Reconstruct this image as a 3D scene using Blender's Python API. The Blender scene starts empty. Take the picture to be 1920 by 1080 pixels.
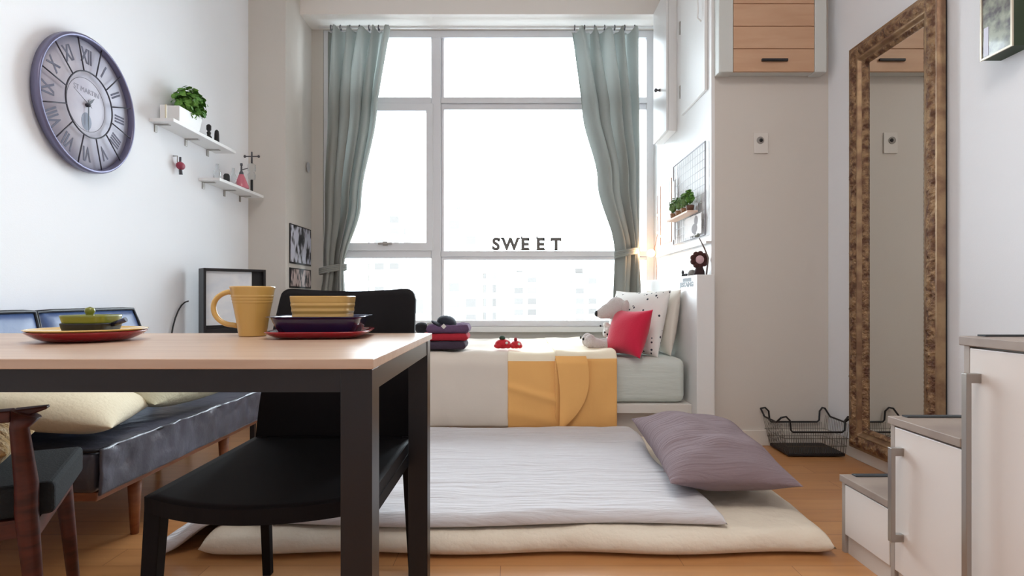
import bpy, bmesh, math, random
from mathutils import Vector, Matrix, noise
random.seed(7)
sc = bpy.context.scene
COL = sc.collection
PI = math.pi
F, CX, CY, EYE = 1100.0, 962.0, 558.0, 0.83

# ---------------------------------------------------------------- camera
cd = bpy.data.cameras.new('camera'); cam = bpy.data.objects.new('camera', cd); COL.objects.link(cam)
cam.location = (0, 0, EYE); cam.rotation_euler = (PI/2, 0, 0)
cd.sensor_width = 36; cd.lens = F/1920*36
cd.shift_x = (960-CX)/1920; cd.shift_y = (CY-540)/1920
cd.clip_start = 0.05; cd.clip_end = 500
sc.camera = cam
# ---------------------------------------------------------------- view + world
vs = sc.view_settings; vs.view_transform = 'Standard'; vs.look = 'None'; vs.exposure = 0.78; vs.gamma = 1; vs.use_curve_mapping = False
w = bpy.data.worlds.new('world'); sc.world = w; w.use_nodes = True
bg = w.node_tree.nodes['Background']; bg.inputs[0].default_value = (0.85, 0.93, 1.0, 1); bg.inputs[1].default_value = 7.4
sc.cycles.use_denoising = True
sc.cycles.max_bounces = 10; sc.cycles.diffuse_bounces = 6; sc.cycles.transparent_max_bounces = 12
def area(name, loc, rot, sx, sy, power, color, portal=False):
    l = bpy.data.lights.new(name, 'AREA'); l.shape = 'RECTANGLE'; l.size = sx; l.size_y = sy; l.energy = power; l.color = color
    if portal: l.cycles.is_portal = True
    o = bpy.data.objects.new(name, l); COL.objects.link(o); o.location = loc; o.rotation_euler = rot; return o
area('window_portal', (-0.2, 4.80, 1.78), (-PI/2, 0, 0), 2.9, 2.4, 1, (1, 1, 1), True)
area('ceiling_lamp_light', (0.1, 0.6, 3.36), (0, 0, 0), 1.2, 1.2, 24, (1.0, 0.92, 0.84))

# ---------------------------------------------------------------- materials
def lin(c):
    r = []
    for v in c:
        v /= 255.0
        r.append(v/12.92 if v <= 0.04045 else ((v+0.055)/1.055)**2.4)
    return (*r, 1)
MATS = {}
def mat(name, rgb, rough=0.6, metal=0.0, bump=None, var=None, spec=0.5, sheen=0, coat=0, emit=None):
    if name in MATS: return MATS[name]
    m = bpy.data.materials.new(name); m.use_nodes = True; nt = m.node_tree; b = nt.nodes['Principled BSDF']
    b.inputs['Base Color'].default_value = lin(rgb); b.inputs['Roughness'].default_value = rough; b.inputs['Metallic'].default_value = metal
    b.inputs['Specular IOR Level'].default_value = spec
    b.inputs['Sheen Weight'].default_value = sheen; b.inputs['Coat Weight'].default_value = coat
    if emit: b.inputs['Emission Color'].default_value = lin(emit[0]); b.inputs['Emission Strength'].default_value = emit[1]
    tc = nt.nodes.new('ShaderNodeTexCoord')
    if var:
        n = nt.nodes.new('ShaderNodeTexNoise'); n.inputs['Scale'].default_value = var[0]; n.inputs['Detail'].default_value = 4
        nt.links.new(tc.outputs['Object'], n.inputs['Vector'])
        mx = nt.nodes.new('ShaderNodeMix'); mx.data_type = 'RGBA'
        mx.inputs['A'].default_value = lin(rgb); mx.inputs['B'].default_value = lin(var[1])
        rp = nt.nodes.new('ShaderNodeMapRange'); rp.inputs['From Min'].default_value = 0.38; rp.inputs['From Max'].default_value = 0.62
        nt.links.new(n.outputs['Fac'], rp.inputs['Value']); nt.links.new(rp.outputs[0], mx.inputs['Factor']); nt.links.new(mx.outputs['Result'], b.inputs['Base Color'])
    if bump:
        n = nt.nodes.new('ShaderNodeTexNoise'); n.inputs['Scale'].default_value = bump[0]; n.inputs['Detail'].default_value = 5
        mp = nt.nodes.new('ShaderNodeMapping'); nt.links.new(tc.outputs['Object'], mp.inputs['Vector']); nt.links.new(mp.outputs[0], n.inputs['Vector'])
        if len(bump) > 2: mp.inputs['Scale'].default_value = bump[2]
        bp = nt.nodes.new('ShaderNodeBump'); bp.inputs['Strength'].default_value = bump[1]; bp.inputs['Distance'].default_value = 0.02
        nt.links.new(n.outputs['Fac'], bp.inputs['Height']); nt.links.new(bp.outputs[0], b.inputs['Normal'])
    MATS[name] = m; return m
def wood(name, a, c, scale=(1, 12, 12), rough=0.45, sc_=3.0):
    if name in MATS: return MATS[name]
    m = mat(name, a, rough); nt = m.node_tree; b = nt.nodes['Principled BSDF']
    tc = nt.nodes.new('ShaderNodeTexCoord'); mp = nt.nodes.new('ShaderNodeMapping'); mp.inputs['Scale'].default_value = scale
    n = nt.nodes.new('ShaderNodeTexNoise'); n.inputs['Scale'].default_value = sc_; n.inputs['Detail'].default_value = 6; n.inputs['Distortion'].default_value = 0.6
    cr = nt.nodes.new('ShaderNodeValToRGB'); cr.color_ramp.elements[0].position = 0.35; cr.color_ramp.elements[0].color = lin(c)
    cr.color_ramp.elements[1].position = 0.65; cr.color_ramp.elements[1].color = lin(a)
    nt.links.new(tc.outputs['Object'], mp.inputs[0]); nt.links.new(mp.outputs[0], n.inputs['Vector']); nt.links.new(n.outputs['Fac'], cr.inputs[0]); nt.links.new(cr.outputs[0], b.inputs['Base Color'])
    return m
def floor_mat():
    m = mat('laminate_floor', (188, 134, 84), 0.28); nt = m.node_tree; b = nt.nodes['Principled BSDF']
    tc = nt.nodes.new('ShaderNodeTexCoord'); br = nt.nodes.new('ShaderNodeTexBrick')
    br.inputs['Color1'].default_value = lin((197, 143, 92)); br.inputs['Color2'].default_value = lin((184, 129, 80)); br.inputs['Mortar'].default_value = lin((140, 92, 55))
    br.inputs['Scale'].default_value = 1; br.inputs['Mortar Size'].default_value = 0.0012; br.inputs['Brick Width'].default_value = 0.9; br.inputs['Row Height'].default_value = 0.12; br.offset = 0.37
    nt.links.new(tc.outputs['Object'], br.inputs['Vector'])
    mp = nt.nodes.new('ShaderNodeMapping'); mp.inputs['Scale'].default_value = (1.2, 14, 1); n = nt.nodes.new('ShaderNodeTexNoise'); n.inputs['Scale'].default_value = 3; n.inputs['Detail'].default_value = 6
    nt.links.new(tc.outputs['Object'], mp.inputs[0]); nt.links.new(mp.outputs[0], n.inputs['Vector'])
    mx = nt.nodes.new('ShaderNodeMix'); mx.data_type = 'RGBA'; mx.blend_type = 'MULTIPLY'; mx.inputs['Factor'].default_value = 0.35
    cr = nt.nodes.new('ShaderNodeValToRGB'); cr.color_ramp.elements[0].color = (0.6, 0.52, 0.45, 1); cr.color_ramp.elements[0].position = 0.3; cr.color_ramp.elements[1].color = (1, 1, 1, 1); cr.color_ramp.elements[1].position = 0.7
    nt.links.new(n.outputs['Fac'], cr.inputs[0]); nt.links.new(br.outputs['Color'], mx.inputs['A']); nt.links.new(cr.outputs[0], mx.inputs['B']); nt.links.new(mx.outputs['Result'], b.inputs['Base Color'])
    return m
def glass_mat():
    m = bpy.data.materials.new('window_glass'); m.use_nodes = True; nt = m.node_tree; nt.nodes.clear()
    o = nt.nodes.new('ShaderNodeOutputMaterial'); t = nt.nodes.new('ShaderNodeBsdfTransparent'); g = nt.nodes.new('ShaderNodeBsdfGlossy'); g.inputs['Roughness'].default_value = 0.02
    mx = nt.nodes.new('ShaderNodeMixShader'); fr = nt.nodes.new('ShaderNodeFresnel'); fr.inputs[0].default_value = 1.35
    t.inputs[0].default_value = (0.97, 0.99, 0.99, 1)
    nt.links.new(fr.outputs[0], mx.inputs[0]); nt.links.new(t.outputs[0], mx.inputs[1]); nt.links.new(g.outputs[0], mx.inputs[2]); nt.links.new(mx.outputs[0], o.inputs[0]); return m
def clear_mat(name, tint):
    m = bpy.data.materials.new(name); m.use_nodes = True; nt = m.node_tree; nt.nodes.clear()
    o = nt.nodes.new('ShaderNodeOutputMaterial'); t = nt.nodes.new('ShaderNodeBsdfTransparent'); g = nt.nodes.new('ShaderNodeBsdfGlossy'); g.inputs['Roughness'].default_value = 0.05
    mx = nt.nodes.new('ShaderNodeMixShader'); lw = nt.nodes.new('ShaderNodeLayerWeight'); lw.inputs[0].default_value = 0.35
    t.inputs[0].default_value = tint
    nt.links.new(lw.outputs['Facing'], mx.inputs[0]); nt.links.new(t.outputs[0], mx.inputs[1]); nt.links.new(g.outputs[0], mx.inputs[2]); nt.links.new(mx.outputs[0], o.inputs[0]); return m
def cloth_translucent(name, rgb, k=0.35):
    m = mat(name, rgb, 0.9, bump=(220, 0.12)); nt = m.node_tree; b = nt.nodes['Principled BSDF']; o = nt.nodes['Material Output']
    t = nt.nodes.new('ShaderNodeBsdfTranslucent'); t.inputs[0].default_value = lin(rgb); mx = nt.nodes.new('ShaderNodeMixShader'); mx.inputs[0].default_value = k
    nt.links.new(b.outputs[0], mx.inputs[1]); nt.links.new(t.outputs[0], mx.inputs[2]); nt.links.new(mx.outputs[0], o.inputs[0]); t.inputs[0].default_value = lin((198, 202, 200)); return m

M_wall = mat('wallpaper_white', (244, 246, 250), 0.85, bump=(260, 0.05))
M_wallr = mat('wallpaper_white_dim', (230, 231, 235), 0.85, bump=(260, 0.05))  # white wallpaper again, the right wall's weaker light put into its colour
M_wall2 = mat('wallpaper_beige', (212, 205, 197), 0.85, bump=(260, 0.05))
M_beam = mat('beam_plaster', (240, 234, 228), 0.85)
M_ceil = mat('ceiling_white', (232, 231, 228), 0.9)
M_base = mat('baseboard_white', (222, 216, 208), 0.5)
M_floor = floor_mat()
M_frame = mat('window_frame_grey', (224, 224, 228), 0.4)
M_glass = glass_mat()
M_white = mat('white_laminate', (232, 231, 230), 0.35, bump=(60, 0.02))
M_white2 = mat('warm_white_laminate', (218, 212, 205), 0.4)
M_curt = cloth_translucent('curtain_cloth', (184, 184, 178), 0.52)
M_black = mat('black_lacquer', (24, 22, 26), 0.42)
M_blackm = mat('black_metal', (24, 23, 27), 0.36, spec=0.5)
M_chair = mat('black_chair_finish', (14, 12, 16), 0.65, spec=0.2)
M_walnut = wood('red_walnut', (92, 40, 30), (60, 24, 20), (3, 3, 14), 0.4)
M_oak = wood('table_oak', (204, 178, 156), (190, 160, 138), (1.2, 16, 16), 0.32, 2.5)
M_legwood = wood('orange_wood', (158, 98, 60), (132, 78, 46), (4, 4, 14), 0.45)
M_leather = mat('slate_leather', (66, 66, 76), 0.30, bump=(9, 0.6), var=(3, (82, 84, 98)))
M_leather_b = mat('slate_leather_reflecting', (70, 92, 138), 0.34, bump=(14, 0.12))  # sofa back: blue window reflection put into the leather colour
M_piping = mat('dark_piping', (20, 24, 36), 0.4)
M_seatfab = mat('dark_fabric', (24, 30, 34), 0.9, bump=(200, 0.2))
M_cream = mat('cream_cotton', (226, 216, 190), 0.95, bump=(90, 0.2))
M_cush2 = mat('sage_beige_cotton', (190, 186, 160), 0.95, bump=(60, 0.3))
M_fur = mat('tan_fur', (196, 160, 108), 1.0, bump=(60, 1.0), var=(20, (226, 206, 170)))
M_futon = mat('futon_white', (208, 206, 210), 0.95, bump=(3.0, 0.9, (1.2, 13, 1)))
M_pad = mat('futon_cream', (226, 215, 198), 0.95, bump=(9, 0.9))
M_comf = mat('comforter_white', (222, 212, 200), 0.95, bump=(5, 0.25))
M_orange = mat('orange_cotton', (240, 182, 108), 0.85, bump=(5, 0.35, (1, 1, 0.6)), sheen=0.2)
M_sheet = mat('grey_green_sheet', (208, 214, 208), 0.95, bump=(4, 0.35, (1, 1, 7)))
M_gpil = mat('mauve_grey_cotton', (134, 117, 122), 0.95, bump=(5, 0.6, (1, 16, 1)))
M_red = mat('crimson_cotton', (204, 20, 62), 0.85, bump=(120, 0.1), sheen=0.3)
M_plush = mat('grey_plush', (206, 197, 194), 1.0, bump=(140, 0.5), sheen=0.4)
M_plushw = mat('white_plush', (226, 222, 216), 1.0, bump=(140, 0.4))
M_dark = mat('near_black', (22, 22, 26), 0.5)
M_gold = mat('aged_gold', (172, 140, 106), 0.42, 0.5, bump=(70, 1.0), var=(28, (108, 76, 60)))
M_gold2 = mat('smooth_gold', (164, 136, 104), 0.4, 0.5, bump=(30, 0.2), var=(14, (128, 98, 76)))
M_mirror = mat('mirror_glass', (225, 226, 222), 0.01, 1.0)
M_tread = wood('grey_oak_tread', (158, 144, 134), (138, 124, 116), (2, 2, 2), 0.5)
M_rubber = mat('dark_rubber', (52, 56, 60), 0.7)
M_metal = mat('brushed_metal', (170, 165, 160), 0.35, 0.9)
M_steel = mat('dark_steel', (92, 92, 98), 0.3, 0.9)
M_yel = mat('mustard_glaze', (204, 164, 92), 0.28, coat=0.4)
M_redg = mat('red_glaze', (150, 16, 34), 0.2, coat=0.5)
M_blueg = mat('navy_glaze', (32, 34, 68), 0.2, coat=0.5)
M_yplate = mat('yellow_glaze', (226, 190, 112), 0.22, coat=0.5)
M_green = mat('olive_glaze', (118, 124, 34), 0.3, coat=0.4)
M_leaf = mat('leaf_green', (66, 118, 34), 0.6, var=(30, (104, 152, 56)))
M_leaf2 = mat('pale_leaf', (120, 150, 92), 0.7, var=(30, (86, 122, 70)))

# ---------------------------------------------------------------- helpers
def at(px, py, D): return Vector(((px-CX)*D/F, D, EYE-(py-CY)*D/F))
def _link(name, me, m, parent=None, smooth=False, origin=True):
    if origin and len(me.vertices):
        xs = [v.co.x for v in me.vertices]; ys = [v.co.y for v in me.vertices]; zs = [v.co.z for v in me.vertices]
        c = Vector(((min(xs)+max(xs))/2, (min(ys)+max(ys))/2, min(zs)))
        me.transform(Matrix.Translation(-c))
    else: c = Vector((0, 0, 0))
    o = bpy.data.objects.new(name, me); COL.objects.link(o); o.location = c
    for mm in (m if isinstance(m, (list, tuple)) else [m]): me.materials.append(mm)
    if smooth:
        for p in me.polygons: p.use_smooth = True
    if parent is not None:
        o.parent = parent; o.matrix_parent_inverse = inv_world(parent)
    return o
def inv_world(p):
    return wm(p).inverted()
def wm(p):
    m = Matrix.LocRotScale(p.location, p.rotation_euler, p.scale)
    if p.parent: m = wm(p.parent) @ p.matrix_parent_inverse @ m
    return m
class MB:
    def __init__(s): s.bm = bmesh.new(); s.w = False
    def box(s, x0, x1, y0, y1, z0, z1, rot=None, mi=0, bev=0):
        s.k = getattr(s, 'k', -1)+1; e_ = 0.00012*s.k
        x0 += e_; y0 += e_; z0 += e_; x1 -= e_; y1 -= e_; z1 -= e_
        vs_ = [s.bm.verts.new((x, y, z)) for x in (x0, x1) for y in (y0, y1) for z in (z0, z1)]
        fs = [s.bm.faces.new([vs_[i] for i in q]) for q in ((0, 1, 3, 2), (4, 6, 7, 5), (0, 4, 5, 1), (2, 3, 7, 6), (0, 2, 6, 4), (1, 5, 7, 3))]
        for f in fs: f.material_index = mi
        if bev:
            es = list({e for f in fs for e in f.edges})
            r = bmesh.ops.bevel(s.bm, geom=es, offset=bev, segments=3, profile=0.5, affect='EDGES')
            vs_ = list({v for f in r['faces'] for v in f.verts} | {v for v in vs_ if v.is_valid})
        if rot is not None:
            for v in vs_: v.co = rot @ v.co
        return s
    def tube(s, pts, r, n=8, cap=True, closed=False, mi=0):
        pts = [Vector(p) for p in pts]; k = len(pts); rings = []
        rr = r if isinstance(r, (list, tuple)) else [r]*k
        prev = None
        for i, p in enumerate(pts):
            if closed: t = pts[(i+1) % k]-pts[i-1]
            else: t = pts[min(i+1, k-1)]-pts[max(i-1, 0)]
            t = t.normalized() if t.length > 1e-9 else Vector((0, 0, 1))
            if prev is None:
                a = Vector((0, 0, 1)) if abs(t.z) < 0.9 else Vector((1, 0, 0)); u = t.cross(a).normalized()
            else:
                u = prev - t*prev.dot(t); u = u.normalized() if u.length > 1e-6 else t.cross(Vector((0, 0, 1))).normalized()
            prev = u; v = t.cross(u)
            rings.append([s.bm.verts.new(p+(u*math.cos(2*PI*j/n)+v*math.sin(2*PI*j/n))*rr[i]) for j in range(n)])
        for i in range(k if closed else k-1):
            A, B = rings[i], rings[(i+1) % k]
            for j in range(n):
                f = s.bm.faces.new((A[j], A[(j+1) % n], B[(j+1) % n], B[j])); f.material_index = mi; f.smooth = True
        if cap and not closed:
            s.bm.faces.new(rings[0][::-1]).material_index = mi; s.bm.faces.new(rings[-1]).material_index = mi
        return s
    def prism(s, quad0, quad1, mi=0):
        a = [s.bm.verts.new(Vector(p)) for p in quad0]; b = [s.bm.verts.new(Vector(p)) for p in quad1]; n = len(a)
        s.bm.faces.new(a[::-1]).material_index = mi; s.bm.faces.new(b).material_index = mi
        for i in range(n): s.bm.faces.new((a[i], a[(i+1) % n], b[(i+1) % n], b[i])).material_index = mi
        return s
    def leg(s, p0, p1, w0, w1):      # tapered square leg from p0 (top) to p1 (bottom)
        q = lambda p, h: [(p[0]-h/2, p[1]-h/2, p[2]), (p[0]+h/2, p[1]-h/2, p[2]), (p[0]+h/2, p[1]+h/2, p[2]), (p[0]-h/2, p[1]+h/2, p[2])]
        return s.prism(q(p1, w1), q(p0, w0))
    def lathe(s, c, prof, n=40, sq=None, rz=0, axis='Z'):   # prof [(r,z)], sq = superellipse exponent for squarish
        rings = []
        for r, z in prof:
            ring = []
            for j in range(n):
                a = 2*PI*j/n; ca, sa = math.cos(a), math.sin(a)
                k = 1.0
                if sq: k = (abs(ca)**sq+abs(sa)**sq)**(-1.0/sq)
                x, y = r*k*ca, r*k*sa
                if rz: x, y = x*math.cos(rz)-y*math.sin(rz), x*math.sin(rz)+y*math.cos(rz)
                if axis == 'Z': p = (c[0]+x, c[1]+y, c[2]+z)
                elif axis == 'X': p = (c[0]+z, c[1]+x, c[2]+y)
                else: p = (c[0]+x, c[1]+z, c[2]+y)
                ring.append(s.bm.verts.new(p))
            rings.append(ring)
        for i in range(len(rings)-1):
            A, B = rings[i], rings[i+1]
            for j in range(n):
                f = s.bm.faces.new((A[j], A[(j+1) % n], B[(j+1) % n], B[j])); f.smooth = True
        if prof[0][0] > 1e-4: s.bm.faces.new(rings[0][::-1])
        if prof[-1][0] > 1e-4: s.bm.faces.new(rings[-1])
        return s
    def ell(s, c, r, rot=None, n=20, mi=0):
        m = Matrix.Translation(Vector(c)) @ (rot.to_4x4() if rot is not None else Matrix.Identity(4)) @ Matrix.Diagonal((*r, 1))
        g = bmesh.ops.create_uvsphere(s.bm, u_segments=n, v_segments=max(8, n//2+2), radius=1, matrix=m)
        for v in g['verts']:
            for f in v.link_faces: f.smooth = True; f.material_index = mi
        return s
    def grid(s, fn, nu, nv, mi=0, wrapu=False):
        s.w = True
        V = [[s.bm.verts.new(fn(i/nu, j/nv)) for j in range(nv+1)] for i in range(nu+1)]
        for i in range(nu):
            for j in range(nv):
                f = s.bm.faces.new((V[i][j], V[i+1][j], V[i+1][j+1], V[i][j+1])); f.smooth = True; f.material_index = mi
        return V
    def build(s, name, m, parent=None, smooth=False, weld=True):
        if weld and s.w: bmesh.ops.remove_doubles(s.bm, verts=s.bm.verts, dist=1e-5)
        bmesh.ops.recalc_face_normals(s.bm, faces=s.bm.faces)
        me = bpy.data.meshes.new(name); s.bm.to_mesh(me); s.bm.free()
        return _link(name, me, m, parent, smooth)
def bevel(o, wdt=0.003, seg=2):
    md = o.modifiers.new('bevel', 'BEVEL'); md.width = wdt; md.segments = seg; md.limit_method = 'ANGLE'; md.angle_limit = 0.7; return o
def tag(o, label, cat, group=None, kind=None):
    o['label'] = label; o['category'] = cat
    if group: o['group'] = group
    if kind: o['kind'] = kind
    return o
def thing(name, label, cat, loc, group=None):
    o = bpy.data.objects.new(name, None); COL.objects.link(o); o.location = loc; o.empty_display_size = 0.05
    return tag(o, label, cat, group)
def struct(o): o['kind'] = 'structure'; return o
def bx(name, m, x0, x1, y0, y1, z0, z1, parent=None, bev=0, rot=None):
    return MB().box(x0, x1, y0, y1, z0, z1, rot=rot, bev=bev).build(name, m, parent)
def edge(s, r):
    d = min(s, 1-s)/r
    return 1.0 if d >= 1 else math.sqrt(max(0, 1-(1-d)**2))
def ease(i, p=0.5):      # cluster samples near both ends
    return 0.5-0.5*math.cos(PI*i)
def pad(name, m, fn, T, ru, rv, nu=60, nv=60, parent=None, nz=0.004, nf=6.0, seed=0, wrinkle=None, low=0.35):
    """closed padded sheet. fn(u,v)->(x,y,zbottom). T thickness."""
    b = MB()
    def both(top):
        def g(u, v):
            u = ease(u)*0.6+u*0.4; v = ease(v)*0.6+v*0.4
            x, y, z = fn(u, v); e = edge(u, ru)*edge(v, rv)
            q = Vector((x*nf, y*nf, seed))
            n_ = noise.noise(q)*nz+noise.noise(q*2.7)*nz*0.4
            if wrinkle: n_ += wrinkle(x, y)
            if top: return Vector((x, y, z+T*low+(T*(1-low)+n_)*e))
            return Vector((x, y, z+T*low*(1-e)))
        return g
    b.grid(both(True), nu, nv); b.grid(both(False), nu, nv)
    return b.build(name, m, parent)
def pillow(name, m, w_, h_, t_, M4, parent=None, n=28, pinch=0.10, nz=0.006, seed=1):
    b = MB()
    def side(sg):
        def g(u, v):
            a, c = ease(u)*2-1, ease(v)*2-1
            prof = ((1-abs(a)**2.4)*(1-abs(c)**2.4))**0.55 if abs(a) < 1 and abs(c) < 1 else 0
            k1 = 1-pinch*(1-abs(c)**1.0*1.0)*abs(a)**2*0 - pinch*(1-c*c)*abs(a)**3*0.8
            k2 = 1-pinch*(1-a*a)*abs(c)**3*0.8
            x, y = a*w_/2*k1, c*h_/2*k2
            z = sg*t_/2*prof + noise.noise(Vector((x*9, y*9, seed)))*nz*prof
            return M4 @ Vector((x, y, z))
        return g
    b.grid(side(1), n, n); b.grid(side(-1), n, n)
    return b.build(name, m, parent)
def text(name, s, size, M4, m, parent=None, ext=0.001, spacing=1.0):
    cu = bpy.data.curves.new(name, 'FONT'); cu.body = s; cu.size = size; cu.extrude = ext; cu.align_x = 'CENTER'; cu.align_y = 'CENTER'; cu.space_character = spacing
    tmp = bpy.data.objects.new('tmp', cu); COL.objects.link(tmp)
    bpy.context.view_layer.update()
    me = bpy.data.meshes.new_from_object(tmp.evaluated_get(bpy.context.evaluated_depsgraph_get()))
    bpy.data.objects.remove(tmp); bpy.data.curves.remove(cu)
    me.transform(M4); me.materials.clear()
    return _link(name, me, m, parent)
def merge_text_mesh(parts):      # join several meshes in one
    bm = bmesh.new()
    for me in parts: bm.from_mesh(me); bpy.data.meshes.remove(me)
    me = bpy.data.meshes.new('joined'); bm.to_mesh(me); bm.free(); return me
def text_mesh(s, size, M4, ext=0.001, sx=1.0, bold=0.0):
    cu = bpy.data.curves.new('t', 'FONT'); cu.body = s; cu.size = size; cu.extrude = ext; cu.offset = bold; cu.align_x = 'CENTER'; cu.align_y = 'CENTER'
    tmp = bpy.data.objects.new('tmp', cu); COL.objects.link(tmp); bpy.context.view_layer.update()
    me = bpy.data.meshes.new_from_object(tmp.evaluated_get(bpy.context.evaluated_depsgraph_get()))
    bpy.data.objects.remove(tmp); bpy.data.curves.remove(cu)
    me.transform(M4 @ Matrix.Diagonal((sx, 1, 1, 1))); me.materials.clear(); return me

# ================================================================ SETTING
XL, XR, DW, CEIL, YB = -1.85, 1.773, 3.30, 3.40, -1.6
DWIN, ZSOF, XC, DC = 4.63, 2.945, -1.59, 4.10
XRR = 1.115           # right side wall of the window recess
struct(bx('floor', M_floor, XL-0.2, XR+0.2, YB-0.2, 4.95, -0.1, 0))
struct(bx('ceiling', M_ceil, XL-0.2, XR+0.2, YB-0.2, 4.95, CEIL, CEIL+0.1))
struct(bx('wall_left', M_wall, XL-0.15, XL, YB, 4.9, 0, CEIL))
struct(bx('wall_right', M_wallr, XR, XR+0.15, YB, 4.9, 0, CEIL))
struct(bx('wall_rear', M_wallr, XL-0.15, XR+0.15, YB-0.15, YB, 0, CEIL))
struct(bx('wall_column', M_wall2, XL, XC, DC, 4.78, 0, CEIL))
struct(bx('wall_far', M_wall2, XRR+0.02, XR, DW, 4.78, 0, CEIL))
struct(bx('wall_recess', M_white, XRR, XRR+0.02, DW, 4.78, 0, CEIL))
# wall under and beside the window
b = MB(); b.box(XC, XRR, DWIN, 4.78, 0, 0.60); b.box(XC, -1.50, DWIN, 4.78, 0.60, CEIL); b.box(-1.5, XRR, DWIN, 4.78, ZSOF, CEIL)
struct(b.build('wall_window', M_wall2))
struct(bx('trim_1', M_beam, XC, XRR, 4.38, DWIN, ZSOF, CEIL))      # lowered beam over the window
struct(bx('trim_2', M_white, XC, XRR, 4.595, DWIN, 0.56, 0.60))      # window board
struct(bevel(bx('baseboard_far', M_base, XRR+0.02, XR, DW-0.012, DW, 0, 0.085), 0.002))
struct(bevel(bx('baseboard_right', M_base, XR-0.012, XR, YB, DW-0.012, 0, 0.085), 0.002))
struct(bevel(bx('baseboard_left', M_base, XL, XL+0.012, YB, DC, 0, 0.085), 0.002))

# ---------------------------------------------------------------- window
def wy(y, D=DWIN): return EYE-(y-CY)*D/F
def wx(x, D=DWIN): return (x-CX)*D/F
win = bpy.data.objects.new('window_1', None); COL.objects.link(win); win.location = (-0.2, DWIN+0.05, 0.6); struct(win)
b = MB(); y0, y1 = DWIN+0.01, DWIN+0.09
xl, xr, xm0, xm1 = -1.50, XRR, wx(808), wx(826)
zt = ZSOF; zb = 0.60
b.box(xl, xr, y0, y1, wy(69), zt)                       # head
b.box(xl, xr, y0, y1, zb, wy(601))                      # sill rail
b.box(xl, xl+0.07, y0, y1, zb, zt); b.box(wx(1213), xr, y0, y1, zb, zt)
b.box(xm0, xm1, y0, y1, zb, zt)                         # mullion
b.box(xl, xm0, y0, y1, wy(193), wy(181))
b.box(xm1, xr, y0, y1, wy(192), wy(181)); b.box(xm1, xr, y0+0.02, y1, wy(203), wy(192))
b.box(xl, xm0, y0, y1, wy(484), wy(469))
b.box(xm1, xr, y0, y1, wy(481), wy(470)); b.box(xm1, xr, y0+0.02, y1, wy(487), wy(481))
b.box(xm1, wx(832), y0+0.025, y1, zb, zt)
bevel(b.build('window_frame', M_frame, win), 0.004)
b = MB(); s0, s1 = DWIN-0.01, DWIN+0.05                  # opening sash on the left
X0, X1, Z0, Z1 = xl+0.05, wx(812), wy(470), wy(194)
b.box(X0, X1, s0, s1, Z1-0.06, Z1); b.box(X0, X1, s0, s1, Z0, wy(455)); b.box(X0, X0+0.06, s0, s1, Z0, Z1); b.box(wx(799), X1, s0, s1, Z0, Z1)
sash = bevel(b.build('window_sash', M_frame, win), 0.004)
b = MB(); h = at(722, 457, s0-0.012); b.box(h.x-0.055, h.x+0.055, h.y-0.008, h.y+0.006, h.z-0.006, h.z+0.010); b.box(h.x-0.018, h.x+0.018, h.y-0.004, h.y+0.012, h.z-0.014, h.z+0.018)
bevel(b.build('sash_handle', M_metal, sash), 0.003)
for (a0, a1, c0, c1) in ((xl+.06, xm0+.005, wy(182), wy(68)), (xm1-.005, wx(1214), wy(182), wy(68)), (X0+.05, wx(800), wy(456), Z1-.055), (xm1-.005, wx(1214), wy(471), wy(202)), (xl+.06, xm0+.005, wy(602), wy(483)), (xm1-.005, wx(1214), wy(602), wy(486))):
    bx('pane', M_glass, a0, a1, DWIN+0.045, DWIN+0.050, c0, c1, win)

# ---------------------------------------------------------------- buildings outside (hazy pale towers)
def tower_mat(nm, base, winc, sx, sy):
    m = mat(nm, base, 0.9); nt = m.node_tree; b_ = nt.nodes['Principled BSDF']; tc = nt.nodes.new('ShaderNodeTexCoord')
    sp = nt.nodes.new('ShaderNodeSeparateXYZ'); cb = nt.nodes.new('ShaderNodeCombineXYZ'); nt.links.new(tc.outputs['Object'], sp.inputs[0]); nt.links.new(sp.outputs[0], cb.inputs[0]); nt.links.new(sp.outputs[2], cb.inputs[1])
    br = nt.nodes.new('ShaderNodeTexBrick'); br.offset = 0; br.inputs['Color1'].default_value = lin(winc); br.inputs['Color2'].default_value = lin(tuple(min(255, v+12) for v in winc)); br.inputs['Mortar'].default_value = lin(base)
    br.inputs['Scale'].default_value = 1; br.inputs['Brick Width'].default_value = sx; br.inputs['Row Height'].default_value = sy; br.inputs['Mortar Size'].default_value = 0.55; br.inputs['Mortar Smooth'].default_value = 0.1
    nt.links.new(cb.outputs[0], br.inputs['Vector']); nt.links.new(br.outputs['Color'], b_.inputs['Base Color']); return m
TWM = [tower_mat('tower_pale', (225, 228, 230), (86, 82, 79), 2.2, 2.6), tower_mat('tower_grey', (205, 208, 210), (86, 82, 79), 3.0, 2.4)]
for i, (xa, xb_, yt, D, k, lab) in enumerate([
    (728, 800, 505, 62, 0, 'pale apartment tower seen in the lower left window pane'),
    (842, 892, 392, 90, 1, 'tallest pale tower, just right of the window mullion'),
    (690, 760, 398, 120, 1, 'faint tower behind the opening sash, right of the left curtain'),
    (905, 930, 512, 110, 0, 'narrow pale block beside the tallest tower'),
    (960, 1010, 520, 130, 1, 'faint tower left of centre in the lower right pane'),
    (1070, 1128, 512, 140, 1, 'wide faint tower near the right curtain')]):
    p0, p1 = at(xa, yt, D), at(xb_, yt, D)
    b = MB(); b.box(p0.x, p1.x, D, D+10, -30, p0.z)
    b.box(p0.x+1, p0.x+(p1.x-p0.x)*0.5, D+2, D+6, p0.z, p0.z+1.6)
    tag(b.build('apartment_tower', TWM[k]), lab, 'building', 'hazy towers outside the window')
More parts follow.
